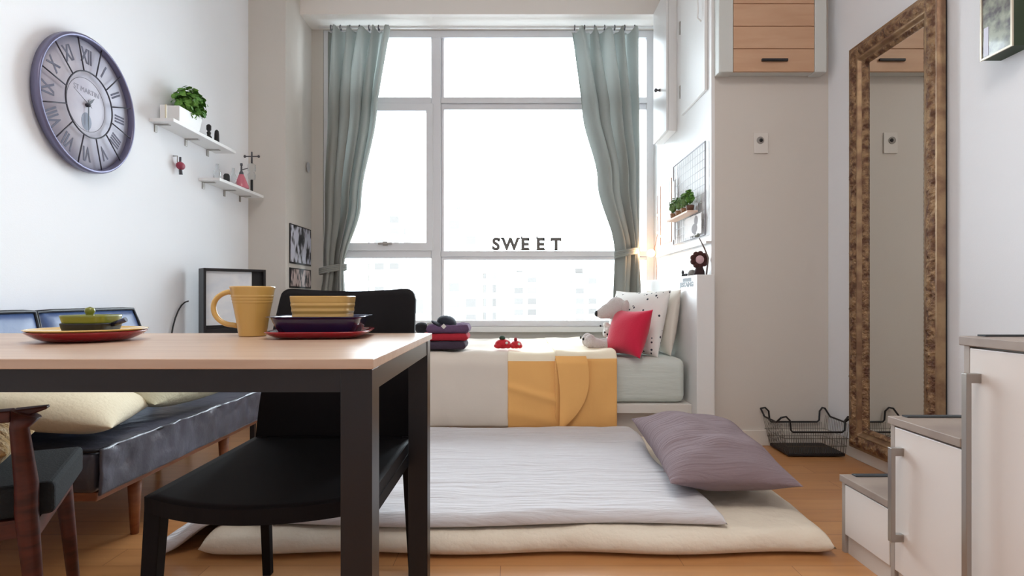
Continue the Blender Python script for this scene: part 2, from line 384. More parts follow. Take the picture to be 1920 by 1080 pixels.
b = MB(); b.box(-160, 160, 8, 300, -31, -30); tag(b.build('city_ground', mat('city_ground_pale', (190, 194, 196), 0.9)), 'pale ground of the city far below the window', 'ground', None, 'structure')

# ---------------------------------------------------------------- curtains
tag(MB().tube([(-1.49, 4.50, 2.905), (XRR-0.03, 4.50, 2.905)], 0.010, 12).build('curtain_rod', M_white), 'thin white curtain rod along the top of the window', 'curtain rod')
def curtain(keys, folds, label, tie, flip=1):
    """keys: list of (z, xleft, xright, amp)"""
    t = thing('curtain', label, 'curtain', ((keys[-1][1]+keys[-1][2])/2, 4.50, keys[-1][0]), None)
    def interp(z):
        for i in range(len(keys)-1):
            a, c = keys[i], keys[i+1]
            if z <= a[0] and z >= c[0]:
                f = (a[0]-z)/(a[0]-c[0]); f = f*f*(3-2*f) if i > 0 else f
                return [a[k]+(c[k]-a[k])*f for k in (1, 2, 3)]
        return keys[-1][1:]
    zt_, zb_ = keys[0][0], keys[-1][0]
    b = MB()
    def fn(u, v):
        z = zt_+(zb_-zt_)*v; l, r, amp = interp(z)
        uu = u+0.02*math.sin(u*17+v*3)
        ph = 2*PI*folds*uu
        k = min(1, v*4)
        x = l+(r-l)*(u*0.94+0.03)+0.045*math.sin(ph+2.2+v)*k*(1-abs(2*u-1)**4)+noise.noise(Vector((u*6, v*2.5, 3)))*0.012*k
        y = 4.49+amp*1.45*math.sin(ph)+amp*0.30*math.sin(ph*2.3+v*2)+noise.noise(Vector((u*9, v*3, 8)))*0.012
        zz = z-(0.018*(0.5+0.5*math.cos(ph*2)) if v == 0 else 0)
        return Vector((x, y, zz))
    b.grid(fn, 190, 90)
    o = b.build('drape', M_curt, t); md = o.modifiers.new('s', 'SOLIDIFY'); md.thickness = 0.003; 
    for i in range(folds+2):
        u = (i+0.5)/(folds+2); l, r, amp = interp(zt_)
        x = l+(r-l)*u
        ring = [(x, 4.50+0.020*math.cos(a), 2.898+0.020*math.sin(a)) for a in [2*PI*k/14 for k in range(14)]]
        MB().tube(ring, 0.004, 6, closed=True).build('ring', M_steel, t)
    z, l, r, am = tie
    loop = [((l+r)/2+(r-l)/2*1.05*math.cos(a), 4.49+(am*1.3+0.022)*math.sin(a), z+0.018*math.cos(a)*flip) for a in [2*PI*k/32 for k in range(32)]]
    b = MB(); 
    for dz in (-0.018, -0.006, 0.006, 0.018): b.tube([(p[0], p[1], p[2]+dz) for p in loop], 0.008, 6, closed=True)
    b.build('tieback', M_curt, t)
    return t
def kz(y): return wy(y, 4.5)
def kx(x): return wx(x, 4.5)
curtain([(kz(55), kx(612), kx(737), 0.040), (kz(200), kx(608), kx(712), 0.045), (kz(380), kx(604), kx(682), 0.045), (kz(508), kx(604), kx(646), 0.034), (kz(560), kx(598), kx(648), 0.04), (kz(640), kx(592), kx(655), 0.04)], 5,
        'left grey-green curtain, tied back beside the window', (kz(505), kx(602), kx(648), 0.045), 1)
curtain([(kz(57), kx(1068), kx(1199), 0.040), (kz(200), kx(1088), kx(1198), 0.045), (kz(340), kx(1120), kx(1198), 0.045), (kz(476), kx(1155), kx(1196), 0.034), (kz(560), kx(1150), kx(1198), 0.04), (kz(615), kx(1148), kx(1198), 0.04)], 5,
        'right grey-green curtain, tied back above the bed pillows', (kz(474), kx(1154), kx(1197), 0.045), 1)

# SWEET letters standing on the transom rail
for ch, x, lab in (('S', 930, 'S'), ('W', 957, 'W'), ('E', 985, 'first E'), ('E', 1014, 'second E'), ('T', 1043, 'T')):
    p = at(x, 460, 4.615)
    M4 = Matrix.Translation((p.x, 4.618, wy(470)+0.046)) @ Matrix.Rotation(PI/2, 4, 'X')
    me = text_mesh(ch, 0.132, Matrix.Identity(4), 0.006, 0.95, 0.006)
    zs = [v.co.y for v in me.vertices]; xs_ = [v.co.x for v in me.vertices]
    me.transform(Matrix.Translation((-(min(xs_)+max(xs_))/2, -min(zs), 0)))
    hh = max(zs)-min(zs); wd = (max(xs_)-min(xs_))/2
    sb = MB()
    for sx_, sy_ in {'S': [(wd*.85, hh*.72), (-wd*.85, hh*.12)], 'W': [(-wd*.9, hh-.012), (wd*.9, hh-.012), (0, hh-.012)], 'E': [(wd*.85, hh*.75), (wd*.85, hh*.05), (-wd*.95, 0), (-wd*.95, hh-.012)], 'T': [(0, 0), (-wd*.9, hh*.72), (wd*.9, hh*.72)]}[ch]:
        hb_ = 0.026 if (abs(sx_) > .8*wd and ch in 'SET' and 0.01 < sy_ < hh*.9) else 0.010
        wb_ = 0.006 if hb_ > .02 else 0.013
        sb.box(sx_-wb_, sx_+wb_, sy_, sy_+hb_*(.9), -0.006, 0.006)
    bm_ = sb.bm; bm_.from_mesh(me); bm_.to_mesh(me); bm_.free(); me.transform(Matrix.Translation((p.x, DWIN+0.004, wy(470)+0.0005)) @ Matrix.Rotation(PI/2, 4, 'X'))
    tag(_link('wooden_letter', me, mat('grey_wood_letter', (104, 100, 98), 0.7)), 'small grey letter %s of the word SWEET on the window rail' % lab, 'letter', 'SWEET letters on the window rail')

# ================================================================ BED
BF, BB, BL, BR = 3.35, 4.50, -1.06, 0.985
bed = thing('bed', 'white platform bed with raised headboard in the window alcove', 'bed', (0, 3.9, 0))
bevel(bx('platform', M_white2, BL, 1.013, BF-0.03, BB+0.02, 0.175, 0.225, bed), 0.003)
bevel(bx('base_panel', M_white2, BL+0.05, 0.905, BF+0.03, BB, 0.0, 0.175, bed), 0.003)
b = MB(); b.box(1.014, 1.112, 3.235, BB+0.05, 0, 0.957)
hb = bevel(b.build('headboard', M_white, bed), 0.004)
mt = MB(); 
mt.box(BL+0.01, BR, BF, BB, 0.227, 0.482, bev=0.04)
tag(mt.build('mattress', M_sheet, None, True), 'thick mattress in a grey-green fitted sheet on the white bed', 'mattress')

# faint lettering on the headboard's inner face
RX = Matrix.Rotation(-PI/2, 4, 'Z') @ Matrix.Rotation(PI/2, 4, 'X')     # faces -X, reads from far to near
def hbtext(s, size, Y, Z, sx=1.0): return text_mesh(s, size, Matrix.Translation((1.0135, Y, Z)) @ RX, 0.0005, sx, 0.0022)
me = merge_text_mesh([hbtext('JESTAING', 0.036, 3.43, 0.905, 1.7), hbtext('EEEEEEEE', 0.024, 3.42, 0.932, 1.7)])
_link('lettering', me, M_dark, hb)

def drape_fn(xa, xb_, lift, drop_z, yback=BB-0.02, out=0.03, zt_=0.487):
    L1 = BF-0.0; 
    top_len = yback-L1; fall = zt_-drop_z; tot = top_len+fall
    return top_len, fall, tot
def drape(name, m, xa, xb_, T, lift, out, drop, label, cat, parent=None, seed=0, amp=0.008, yback=BB-0.02, fold=0.0, zb_=0.487, skew=0.0, nx=80, ny=140, extra=None):
    """sheet lying on the bed and falling over its front edge, closed, thickness T"""
    zt_ = zb_+lift; yf = BF-out; R_ = 0.05
    L1 = yback-(yf+R_); L2 = R_*PI/2; L3 = (zt_-R_)-drop
    tot = L1+L2+L3
    def path(s):
        if s < L1: return (yback-s, zt_, 0, 1)
        if s < L1+L2:
            a = (s-L1)/R_; return (yf+R_-R_*math.sin(a), zt_-R_+R_*math.cos(a), -math.sin(a), math.cos(a))
        return (yf, zt_-R_-(s-L1-L2), -1, 0)
    b = MB()
    def side(k):
        def g(u, v):
            u2 = ease(u)*0.5+u*0.5; s = v*tot
            y, z, ny_, nz_ = path(s)
            x = xa+(xb_-xa)*u2
            e = edge(u2, 0.035)*edge(v, 0.012)
            h = noise.noise(Vector((x*5, s*3.2, seed)))*amp+noise.noise(Vector((x*11, s*7, seed+5)))*amp*0.45
            hang = max(0, min(1, (s-L1)/0.25))
            h += hang*fold*math.sin(x*26+seed+noise.noise(Vector((x*3, s*2, seed)))*3)*0.5
            if extra: h += extra(x, s)
            x += skew*hang*(u2)*(s-L1)
            off = h + (T*(0.35+0.65*e) if k else T*0.35*(1-e)*1.0)
            off = max(off, -0.002) 
            return Vector((x, y+ny_*off, z+nz_*off))
        return g
    b.grid(side(1), nx, ny); b.grid(side(0), nx, ny)
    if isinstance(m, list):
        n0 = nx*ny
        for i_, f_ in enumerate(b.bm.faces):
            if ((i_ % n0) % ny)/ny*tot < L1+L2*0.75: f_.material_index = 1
    o = b.build(name, m, parent)
    if label: tag(o, label, cat)
    return o
drape('comforter', M_comf, BL+0.0, 0.0, 0.026, 0.004, 0.012, 0.092, 'white comforter hanging over the front of the bed, behind the table leg', 'comforter', seed=2, amp=0.013, fold=0.008)
q = thing('blanket', 'orange blanket with daylight painted on top, folded over the middle of the bed', 'blanket', (0.27, 3.9, 0.5))
M_bl = [M_orange, mat('orange_cotton_lit', (240, 228, 204), 0.9, bump=(5, 0.35))]  # pale copy of the orange cotton: window light painted on the top
def ridge(x, s_): 
    d_ = s_-(1.33+0.28*(x+0.02)); e_ = s_-(1.47+0.22*(x+0.02))
    return 0.010*math.exp(-(d_/0.022)**2)+0.007*math.exp(-(e_/0.035)**2)
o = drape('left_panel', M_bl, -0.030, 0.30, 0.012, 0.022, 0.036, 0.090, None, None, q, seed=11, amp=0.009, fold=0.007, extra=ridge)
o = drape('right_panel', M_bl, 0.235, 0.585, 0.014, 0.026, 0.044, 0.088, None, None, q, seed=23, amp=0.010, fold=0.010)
# folded-over lapel of the blanket hanging at the seam of the two panels
b = MB()
def lapel(k):
    def g(u, v):
        z = 0.502-0.412*v; l = 0.236+0.030*v; wd = 0.17*(1-v**3.0)+0.004
        x = l+wd*u+0.01*math.sin(v*4)
        return Vector((x, 3.262-0.004*math.sin(PI*u)-0.010*noise.noise(Vector((x*8, z*5, 3)))+(0.007 if k else 0)+0.030*(max(0, .08-v)/.08), z))
    return g
b.grid(lapel(0), 20, 40); b.grid(lapel(1), 20, 40); b.build('folded_lapel', M_orange, q)

# pillows on bed
def Rm(ax, a): return Matrix.Rotation(a, 4, ax)
M_dots = mat('dotted_pillowcase', (236, 234, 230), 0.95, bump=(8, 0.3))
nt = M_dots.node_tree; tc = nt.nodes.new('ShaderNodeTexCoord'); vo = nt.nodes.new('ShaderNodeTexVoronoi'); vo.inputs['Scale'].default_value = 27; vo.inputs['Randomness'].default_value = 0.8
cr = nt.nodes.new('ShaderNodeValToRGB'); cr.color_ramp.interpolation = 'CONSTANT'; cr.color_ramp.elements[0].color = lin((60, 66, 78)); cr.color_ramp.elements[1].position = 0.19; cr.color_ramp.elements[1].color = lin((236, 234, 230))
nt.links.new(tc.outputs['Object'], vo.inputs['Vector']); nt.links.new(vo.outputs['Distance'], cr.inputs[0]); nt.links.new(cr.outputs[0], nt.nodes['Principled BSDF'].inputs['Base Color'])
M_plain = mat('ivory_pillowcase', (226, 220, 210), 0.95, bump=(10, 0.3))
def lean(x, y, z, tilt, yaw=0): return Matrix.Translation((x, y, z)) @ Rm('Z', yaw) @ Rm('Y', tilt) 
# local: x = up direction after tilt, y = width
o = pillow('pillow', M_plain, 0.40, 0.56, 0.13, lean(0.925, 3.75, 0.682, -PI/2+0.16, 0.14), seed=4); tag(o, 'plain ivory pillow leaning on the headboard behind the dotted one', 'pillow')
o = pillow('pillow', M_dots, 0.41, 0.50, 0.16, lean(0.765, 3.66, 0.678, -PI/2+0.26, 0.52), seed=9); tag(o, 'white pillow with small dark dots in front of the plain ivory one', 'pillow')
o = pillow('cushion', M_red, 0.29, 0.32, 0.15, lean(0.675, 3.445, 0.625, -PI/2+0.34, 0.50), seed=13, pinch=0.16); tag(o, 'crimson square cushion leaning on the dotted pillow on the bed', 'cushion')

# ================================================================ FUTON ON FLOOR
def bl(x0, x1, y0, y1, z):
    return lambda u, v: (x0+(x1-x0)*u, y0+(y1-y0)*v, z)
def padfn(u, v):
    x = -1.0+2.03*u; y = 1.865+1.385*v
    x += 0.02*math.sin(v*5)*(1 if u > .5 else -1)*abs(2*u-1)
    y += 0.012*math.sin(x*9)*(1-v)
    return (x, y, 0.001)
o = pad('floor_mattress', M_pad, padfn, 0.075, 0.03, 0.045, 90, 60, nz=0.006, nf=7, seed=3, low=0.4); tag(o, 'cream padded floor mattress spread on the wooden floor beside the bed', 'floor mattress')
def qz(x):       # support height along x for the quilt
    if x > -0.99: return 0.080
    t_ = min(1, (-0.99-x)/0.14); t_ = t_*t_*(3-2*t_); return 0.080*(1-t_)+0.003*t_
def quiltfn(u, v):
    x = -1.16+1.81*u; y = 1.915+1.325*v
    y += 0.02*math.sin(x*5)*(1-v)-(0.09*max(0, (-0.95-x))/0.3*(1-v))
    x += 0.05*(1-v)**3*u + 0.02*math.sin(v*9)*u
    return (x, y, qz(x))
def qw(x, y): return 0.0035*math.sin(y*42+3*noise.noise(Vector((x*2, y*2, 1))))*noise.noise(Vector((x*1.5, y*2, 6)))*2
o = pad('quilt', M_futon, quiltfn, 0.044, 0.025, 0.03, 120, 90, nz=0.007, nf=5, seed=8, wrinkle=qw, low=0.25); tag(o, 'white quilt spread on top of the cream floor mattress', 'quilt')
M4 = Matrix.Translation((0.785, 2.415, 0.213)) @ Rm('Z', -0.02) @ Rm('X', 0.09) @ Rm('Y', 0.02)
o = pillow('pillow', M_gpil, 0.46, 0.76, 0.19, M4, n=60, pinch=0.12, nz=0.022, seed=21); tag(o, 'mauve-grey crinkled pillow lying on the floor quilt', 'pillow')

# ================================================================ DINING TABLE
TX1, TX0, TY0, TY1, TZ = -0.228, -1.62, 0.957, 1.65, 0.73
t = thing('dining_table', 'pale oak dining table on black square metal legs in the foreground', 'table', ((TX0+TX1)/2, 1.3, 0))
bevel(bx('tabletop', M_oak, TX0, TX1, TY0, TY1, TZ-0.017, TZ, t), 0.0015)
b = MB(); zt_, zb_ = TZ-0.018, TZ-0.056
b.box(TX0+0.03, TX1-0.006, TY0+0.010, TY0+0.035, zb_, zt_); b.box(TX0+0.03, TX1-0.006, TY1-0.035, TY1-0.01, zb_, zt_)
b.box(TX1-0.029, TX1-0.0055, TY0+0.03, TY1-0.03, zb_, zt_); b.box(TX0+0.03, TX0+0.055, TY0+0.03, TY1-0.03, zb_, zt_)
b.build('apron', M_blackm, t)
for x0, y0_ in ((TX1-0.056, TY0+0.008), (TX1-0.056, TY1-0.060), (TX0+0.02, TY0+0.008), (TX0+0.02, TY1-0.060)):
    bevel(bx('leg', M_blackm, x0, x0+0.052, y0_, y0_+0.052, 0, zt_, t), 0.001)

# ---------------------------------------------------------------- tableware
def dish(c, r0, r1, h, th=0.004, sq=None, rz=0, lip=0.0):
    n = 10; out = []
    for i in range(n+1):
        f = i/n; out.append((r0+(r1-r0)*f**0.7, h*f**1.3))
    if lip: out.append((r1+lip, h+0.001)); 
    top = (out[-1][0]-0.001, out[-1][1]+0.0015)
    inn = [(max(r-th, 0.001), z+th) for r, z in reversed(out) if z+th < top[1]+0.001]
    prof = [(0.0005, 0)] + out + [top] + inn + [(0.0005, th)]
    return MB().lathe(c, prof, 64, sq, rz)
cL = Vector((-0.985, 1.36, TZ+0.0005))
tag(dish(cL, 0.068, 0.118, 0.022, 0.004, None).build('plate', M_redg), 'dark red plate under the yellow plate at the left of the table', 'plate')
tag(dish(cL+Vector((0, 0, 0.0185)), 0.085, 0.120, 0.0085, 0.003).build('plate', M_yplate), 'yellow plate lying in the dark red plate at the left of the table', 'plate')
zc = TZ+0.0005+0.0185+0.0035
t = thing('small_pan', 'little black pan with side handle on the yellow plate', 'pan', (cL.x+0.008, cL.y, zc))
dish((cL.x+0.008, cL.y, zc), 0.043, 0.049, 0.018, 0.003, 5).build('pan_body', M_dark, t)
MB().tube([(cL.x+0.052, cL.y, zc+0.014), (cL.x+0.07, cL.y, zc+0.020), (cL.x+0.088, cL.y, zc+0.027)], [0.005, 0.006, 0.0055], 10).build('handle', M_blueg, t)
t = thing('ramekin', 'olive green square dish with a green knob set in the little pan', 'dish', (cL.x+0.008, cL.y, zc+0.004))
dish((cL.x+0.008, cL.y, zc+0.0035), 0.036, 0.0495, 0.0325, 0.003, 5).build('dish_body', M_green, t)
b = MB(); b.lathe((cL.x+0.004, cL.y, zc+0.008), [(0.001, 0), (0.016, 0.004), (0.017, 0.016), (0.009, 0.024), (0.008, 0.032), (0.011, 0.038), (0.009, 0.045), (0.001, 0.048)], 24)
b.ell((cL.x+0.018, cL.y, zc+0.030), (0.008, 0.006, 0.005)); b.build('knob', M_green, t)

cR = Vector((-0.487, 1.50, TZ+0.0005))
tag(dish(cR, 0.085, 0.124, 0.0165, 0.004, 5, 0.12).build('plate', M_redg), 'square dark red plate under the navy dish at the right of the table', 'plate')
tag(dish(cR+Vector((0, 0, 0.0045)), 0.078, 0.108, 0.047, 0.004, 6, 0.10, 0.010).build('square_dish', M_blueg), 'deep navy square dish on the red plate, under the mustard bowl', 'dish')
def ridged(c, prof_base, ridges, rmin, th, h, sq=None, n=64):
    pass
zb2 = TZ+0.0095
pr = [(0.0005, 0)]
N = 60
for i in range(N+1):
    f = i/N; z = 0.092*f; r = 0.062+0.012*f**0.8
    if f > 0.42: r += 0.0006*math.sin((f-0.42)*2*PI*6.5)*(1 if f < .85 else 0)
    pr.append((r, z))
pr += [(0.073, 0.0935), (0.070, 0.0925)]+[(0.0575+0.011*(1-i/8)+0, 0.092-0.085*i/8) for i in range(1, 9)]+[(0.0005, 0.007)]
tag(MB().lathe((cR.x+0.003, cR.y, zb2+0.001), pr, 64, 4, 0.05).build('bowl', M_yel), 'square ridged mustard bowl nested in the navy dish', 'bowl')
cM = Vector((-0.675, 1.52, TZ+0.0005))
t = thing('mug', 'tall mustard yellow mug with a large handle on the table', 'mug', cM)
pr = [(0.0005, 0), (0.031, 0), (0.0335, 0.002)]
for i in range(N+1):
    f = i/N; z = 0.003+0.124*f; r = 0.0335+0.0215*f**1.1
    for zz in (0.80, 0.74, 0.68):
        r += 0.0011*math.exp(-((f-zz)/0.012)**2)
    pr.append((r, z))
pr += [(0.0542, 0.1285), (0.052, 0.127)]+[(0.0305+0.0215*(1-i/10)**1.1, 0.127-0.120*i/10) for i in range(1, 11)]+[(0.0005, 0.007)]
MB().lathe(cM, pr, 64).build('mug_body', M_yel, t)
hp = []
for i in range(25):
    a = PI*0.52+PI*0.98*i/24
    hp.append((cM.x-0.052+0.052*math.cos(a)*0.95, cM.y, cM.z+0.075+0.040*math.sin(a)*(1.0 if a < PI else 1.15)))
hp = [(cM.x-0.047, cM.y, cM.z+0.112)]+[(p[0], p[1], p[2]) for p in hp[1:]]+[(cM.x-0.036, cM.y, cM.z+0.026)]
o = MB().tube(hp, 0.0068, 12).build('handle', M_yel, t)

# ================================================================ BLACK CHAIR
t = thing('dining_chair', 'black dining chair with solid back pulled up to far side of the table', 'chair', (-0.52, 1.45, 0))
b = MB()
def seatf(k):
    def g(u, v):
        w0 = 0.455
        x = -0.745+w0*u; y = 1.185+0.525*v
        bow = (1-(2*u-1)**2)
        y -= 0.075*bow*(1-v)
        z = 0.428-0.010*bow*0-0.012*math.sin(PI*v)*bow
        if not k: z -= 0.030*(0.3+0.7*1)
        return Vector((x, y, z))
    return g
A = b.grid(seatf(1), 24, 16); B = b.grid(seatf(0), 24, 16)
def strip(b, P, Q):
    for i in range(len(P)-1): b.bm.faces.new((P[i], P[i+1], Q[i+1], Q[i]))
strip(b, [r[0] for r in A], [r[0] for r in B]); strip(b, [r[-1] for r in A], [r[-1] for r in B]); strip(b, A[0], B[0]); strip(b, A[-1], B[-1])
b.build('seat', M_chair, t)
b = MB()
def backf(k):
    def g(u, v):
        l = -0.742+0.036*v**1.5; r = -0.290-0.006*v
        c = abs(2*u-1)
        rt = 0.035
        x = l+(r-l)*u
        d = min(x-l, r-x)
        top = 0.86
        if d < rt: top -= rt-math.sqrt(max(0, rt*rt-(rt-max(d, 0))**2))
        z = 0.415+(top-0.415)*v
        z += 0.0-0.010*math.sin(PI*u)*v
        y = 1.690+0.085*v**1.3+0.035*(1-(2*u-1)**2)*(0.4+0.6*v)
        return Vector((x, y+(0.020 if k else 0), z))
    return g
A = b.grid(backf(0), 90, 24); B = b.grid(backf(1), 90, 24)
strip(b, [r[0] for r in A], [r[0] for r in B]); strip(b, [r[-1] for r in A], [r[-1] for r in B]); strip(b, A[0], B[0]); strip(b, A[-1], B[-1])
b.build('backrest', M_chair, t)
for p0, p1, a, c in (((-0.728, 1.20, 0.40), (-0.745, 1.180, 0), 0.034, 0.026), ((-0.306, 1.20, 0.40), (-0.295, 1.18, 0), 0.034, 0.026), ((-0.724, 1.70, 0.43), (-0.735, 1.76, 0), 0.028, 0.024), ((-0.304, 1.695, 0.43), (-0.298, 1.76, 0), 0.036, 0.026)):
    bevel(MB().leg(p0, p1, a, c).build('leg', M_chair, t), 0.002)
# side apron gussets sloping down to the front legs
for x in (-0.738, -0.300):
    b = MB(); b.prism([(x, 1.19, 0.375), (x, 1.70, 0.365), (x, 1.70, 0.400), (x, 1.19, 0.400)], [(x+0.012, 1.19, 0.375), (x+0.012, 1.70, 0.365), (x+0.012, 1.70, 0.400), (x+0.012, 1.19, 0.400)]); b.build('seat_rail', M_chair, t)

# ================================================================ ARMCHAIR at left
t = thing('armchair', 'dark red-brown wooden armchair with black seat at lower left', 'armchair', (-1.30, 1.25, 0))
near, far = Vector((-1.025, 1.24, 0)), Vector((-1.190, 1.55, 0))
perp = Vector((0.885, 0.465, 0)); side_ = (far-near).normalized()
c0 = near-perp*0.46; c1 = far-perp*0.46
up = Vector((0, 0, 1))
b = MB(); 
seatpts = [near+perp*0.045-side_*0.0, far+perp*0.045, c1-perp*0.02, c0-perp*0.02]
b.prism([p+up*0.365 for p in seatpts], [p+up*0.435 for p in seatpts]); bevel(b.build('seat', M_seatfab, t), 0.012, 3)
b = MB(); sp = [near+perp*0.02, far+perp*0.02, c1, c0]; b.prism([p+up*0.325 for p in sp], [p+up*0.363 for p in sp]); b.build('seat_rail', M_walnut, t)
armz = 0.588
def legtube(p, splay, top, r0, r1):
    q_ = Vector(p)+Vector((splay[0], splay[1], 0))
    return MB().tube([(q_.x, q_.y, 0), (p.x+splay[0]*.4, p.y+splay[1]*.4, 0.22), (p.x, p.y, min(0.38, top-.02)), (p.x, p.y, min(0.44, top-.01)), (p.x-perp.x*.012, p.y-perp.y*.012, max(top-0.03, .355)), (p.x-perp.x*.0, p.y-perp.y*.0, top)], [r0*0.6, r0*0.8, r0, r0, r0*0.8, r0*1.3], 12)
for p in (near, far):
    legtube(p-side_*0.0 if p is far else p-side_*0.012, (perp.x*0.03, perp.y*0.03), armz if p is near else 0.36, 0.021, 0.015).build('leg', M_walnut, t)
for p in (c0, c1):
    MB().tube([(p.x-perp.x*.08, p.y-perp.y*.08, 0), (p.x, p.y, 0.36), (p.x-perp.x*.06, p.y-perp.y*.06, 0.60), (p.x-perp.x*.12, p.y-perp.y*.12, 0.65)], [0.012, 0.02, 0.018, 0.014], 12).build('leg', M_walnut, t)
for p, q_ in ((near, c0),):
    b = MB(); a0 = p+perp*0.035+up*(armz+0.012); a1 = q_-perp*0.08+up*(armz-0.002)
    w1 = side_*0.022
    b.prism([a0-w1*0.6, a0+w1*0.6, a0+w1*0.6-up*0.006, a0-w1*0.6-up*0.006], [a0-perp*0.06-w1-up*0.004, a0-perp*0.06+w1-up*0.004, a0-perp*0.06+w1-up*0.028, a0-perp*0.06-w1-up*0.028])
    b.prism([a0-perp*0.06-w1-up*0.004, a0-perp*0.06+w1-up*0.004, a0-perp*0.06+w1-up*0.028, a0-perp*0.06-w1-up*0.028], [a1-w1, a1+w1, a1+w1-up*0.022, a1-w1-up*0.022])
    bevel(b.build('armrest', M_walnut, t), 0.004)
b = MB(); a0 = c0-perp*0.11+up*0.57; a1 = c1-perp*0.11+up*0.57
b.prism([a0, a0+up*0.09-perp*0.02, a0+up*0.09-perp*0.04, a0-perp*0.02], [a1, a1+up*0.09-perp*0.02, a1+up*0.09-perp*0.04, a1-perp*0.02]); bevel(b.build('backrest', M_walnut, t), 0.006)

# ================================================================ SOFA along left wall
SX, SY0, SY1, SZ = -1.262, 1.765, 2.98, 0.362
t = thing('sofa', 'slate blue leather two-seat sofa on wooden legs along the left wall', 'sofa', (-1.55, 2.3, 0))
b = MB()
def sof(u, v):      # front apron with crumpled leather: v 0 bottom .. 1 top, wraps over top
    pass
b.box(XL+0.02, SX, SY0, SY1, 0.235, SZ, bev=0.022)
o = b.build('seat', M_leather, t, True)
b = MB()
def crumple(u, v):
    y = SY0+0.005+(SY1-SY0-0.01)*u; z = 0.232+(SZ-0.222)*v
    n_ = noise.noise(Vector((y*7, z*14, 2)))*0.014+noise.noise(Vector((y*17, z*22, 4)))*0.010
    return Vector((SX+0.008+n_*(0.3+0.7*v), y, z))
b.grid(crumple, 120, 20); o = b.build('front_flap', M_leather, t); md = o.modifiers.new('s', 'SOLIDIFY'); md.thickness = 0.006; md.offset = -1
MB().tube([(XL+0.05, SY0+0.01, SZ+0.003), (SX-0.01, SY0+0.01, SZ+0.003), (SX+0.004, SY0+0.02, SZ+0.003), (SX+0.004, SY1-0.02, SZ+0.003), (SX-0.01, SY1-0.01, SZ+0.003), (XL+0.05, SY1-0.01, SZ+0.003)], 0.006, 8).build('piping', M_piping, t)
bevel(bx('seat_rail', M_legwood, XL+0.06, SX-0.012, SY0+0.03, SY1-0.03, 0.205, 0.234, t), 0.004)
for x, y in ((SX-0.07, SY0+0.30), (SX-0.045, SY1-0.33), (XL+0.12, SY0+0.12), (XL+0.12, SY1-0.12)):
    MB().tube([(x, y, 0.0), (x, y, 0.205)], [0.013, 0.024], 14).build('leg', M_legwood, t)
seg = [SY0, 2.17, 2.78]
for k in range(2):
    ya, yb_ = seg[k]+0.004, seg[k+1]-0.004
    b = MB()
    def bk(kk):
        def g(u, v):
            y = ya+(yb_-ya)*u; z = SZ-0.01+(0.425)*v
            if k == 1: 
                d = (yb_-y)-0.14*(1-v)*0+0.0
                y = ya+(yb_-ya-0.05*v**3)*u
            puff = 0.018*(edge(u, .15)*edge(v, .15))
            x = XL+0.175-0.095*v
            return Vector((x+puff if kk else XL+0.09-0.07*v, y, z))
        return g
    A = b.grid(bk(1), 16, 16); B = b.grid(bk(0), 16, 16)
    strip(b, [r[0] for r in A], [r[0] for r in B]); strip(b, [r[-1] for r in A], [r[-1] for r in B]); strip(b, A[0], B[0]); strip(b, A[-1], B[-1])
    cu_ = b.build('back_cushion', M_leather_b, t)
    pts = [bk(1)(0.0, v/8)+Vector((0.003, 0, 0)) for v in range(9)]+[bk(1)(u/8, 1.0)+Vector((0.003, 0, 0.002)) for u in range(1, 8)]+[bk(1)(1.0, 1-v/8)+Vector((0.003, 0, 0)) for v in range(9)]
    MB().tube(pts, 0.0075, 8).build('piping', M_piping, cu_)

# cushions on sofa
o = pillow('cushion', M_cream, 0.44, 0.46, 0.15, Matrix.Translation((-1.50, 1.95, 0.475)) @ Rm('Z', 0.30) @ Rm('Y', 0.20), seed=31, n=30); tag(o, 'large cream cushion lying at the near end of the sofa', 'cushion')
o = pillow('cushion', M_cush2, 0.42, 0.50, 0.17, Matrix.Translation((-1.47, 2.42, 0.50)) @ Rm('Z', -0.15) @ Rm('Y', 0.30), seed=35, n=30); tag(o, 'beige-green cushion resting further along the sofa seat', 'cushion')

# fluffy tan cushion on the armchair
o = pillow('fluffy_cushion', M_fur, 0.26, 0.26, 0.11, Matrix.Translation((-1.27, 1.32, 0.49)) @ Rm('Z', 0.5), seed=38, n=50, nz=0.03); tag(o, 'fluffy tan cushion on the seat of the red-brown armchair', 'cushion')

# ================================================================ DEEP BLACK FRAME BOX on small stand
st = thing('side_table', 'small black table behind the sofa end', 'side table', (-1.60, 3.55, 0))
bevel(bx('tabletop', M_blackm, -1.845, -1.42, 3.24, 3.70, 0.50, 0.52, st), 0.002)
for x in (-1.81, -1.45):
    for y in (3.27, 3.67): bx('leg', M_blackm, x-0.012, x+0.012, y-0.012, y+0.012, 0, 0.50, st)
t = thing('shadow_box', 'deep black box frame with pale panel standing beyond the sofa', 'frame', (-1.62, 3.45, 0.521))
R4 = Matrix.Translation((-1.607, 3.40, 0.522)) @ Rm('Z', 0.72)
W_, H_, Dp = 0.34, 0.475, 0.11
b = MB(); b.box(-W_/2, -W_/2+0.014, 0, Dp, 0, H_, rot=R4); b.box(W_/2-0.014, W_/2, 0, Dp, 0, H_, rot=R4); b.box(-W_/2+0.014, W_/2-0.014, 0, Dp, H_-0.014, H_, rot=R4); b.box(-W_/2+0.014, W_/2-0.014, 0, Dp, 0, 0.13, rot=R4)
bevel(b.build('frame_box', M_black, t), 0.002)
b = MB(); b.box(-W_/2+0.014, W_/2-0.014, 0.03, 0.036, 0.13, H_-0.014, rot=R4); bk_ = b.build('backing', M_dark, t)
b = MB(); b.box(-W_/2+0.016, W_/2-0.075, 0.022, 0.030, 0.15, H_-0.016, rot=R4); b.build('pale_panel', mat('pale_print', (246, 248, 250), 0.4, var=(9, (226, 232, 240))), t)
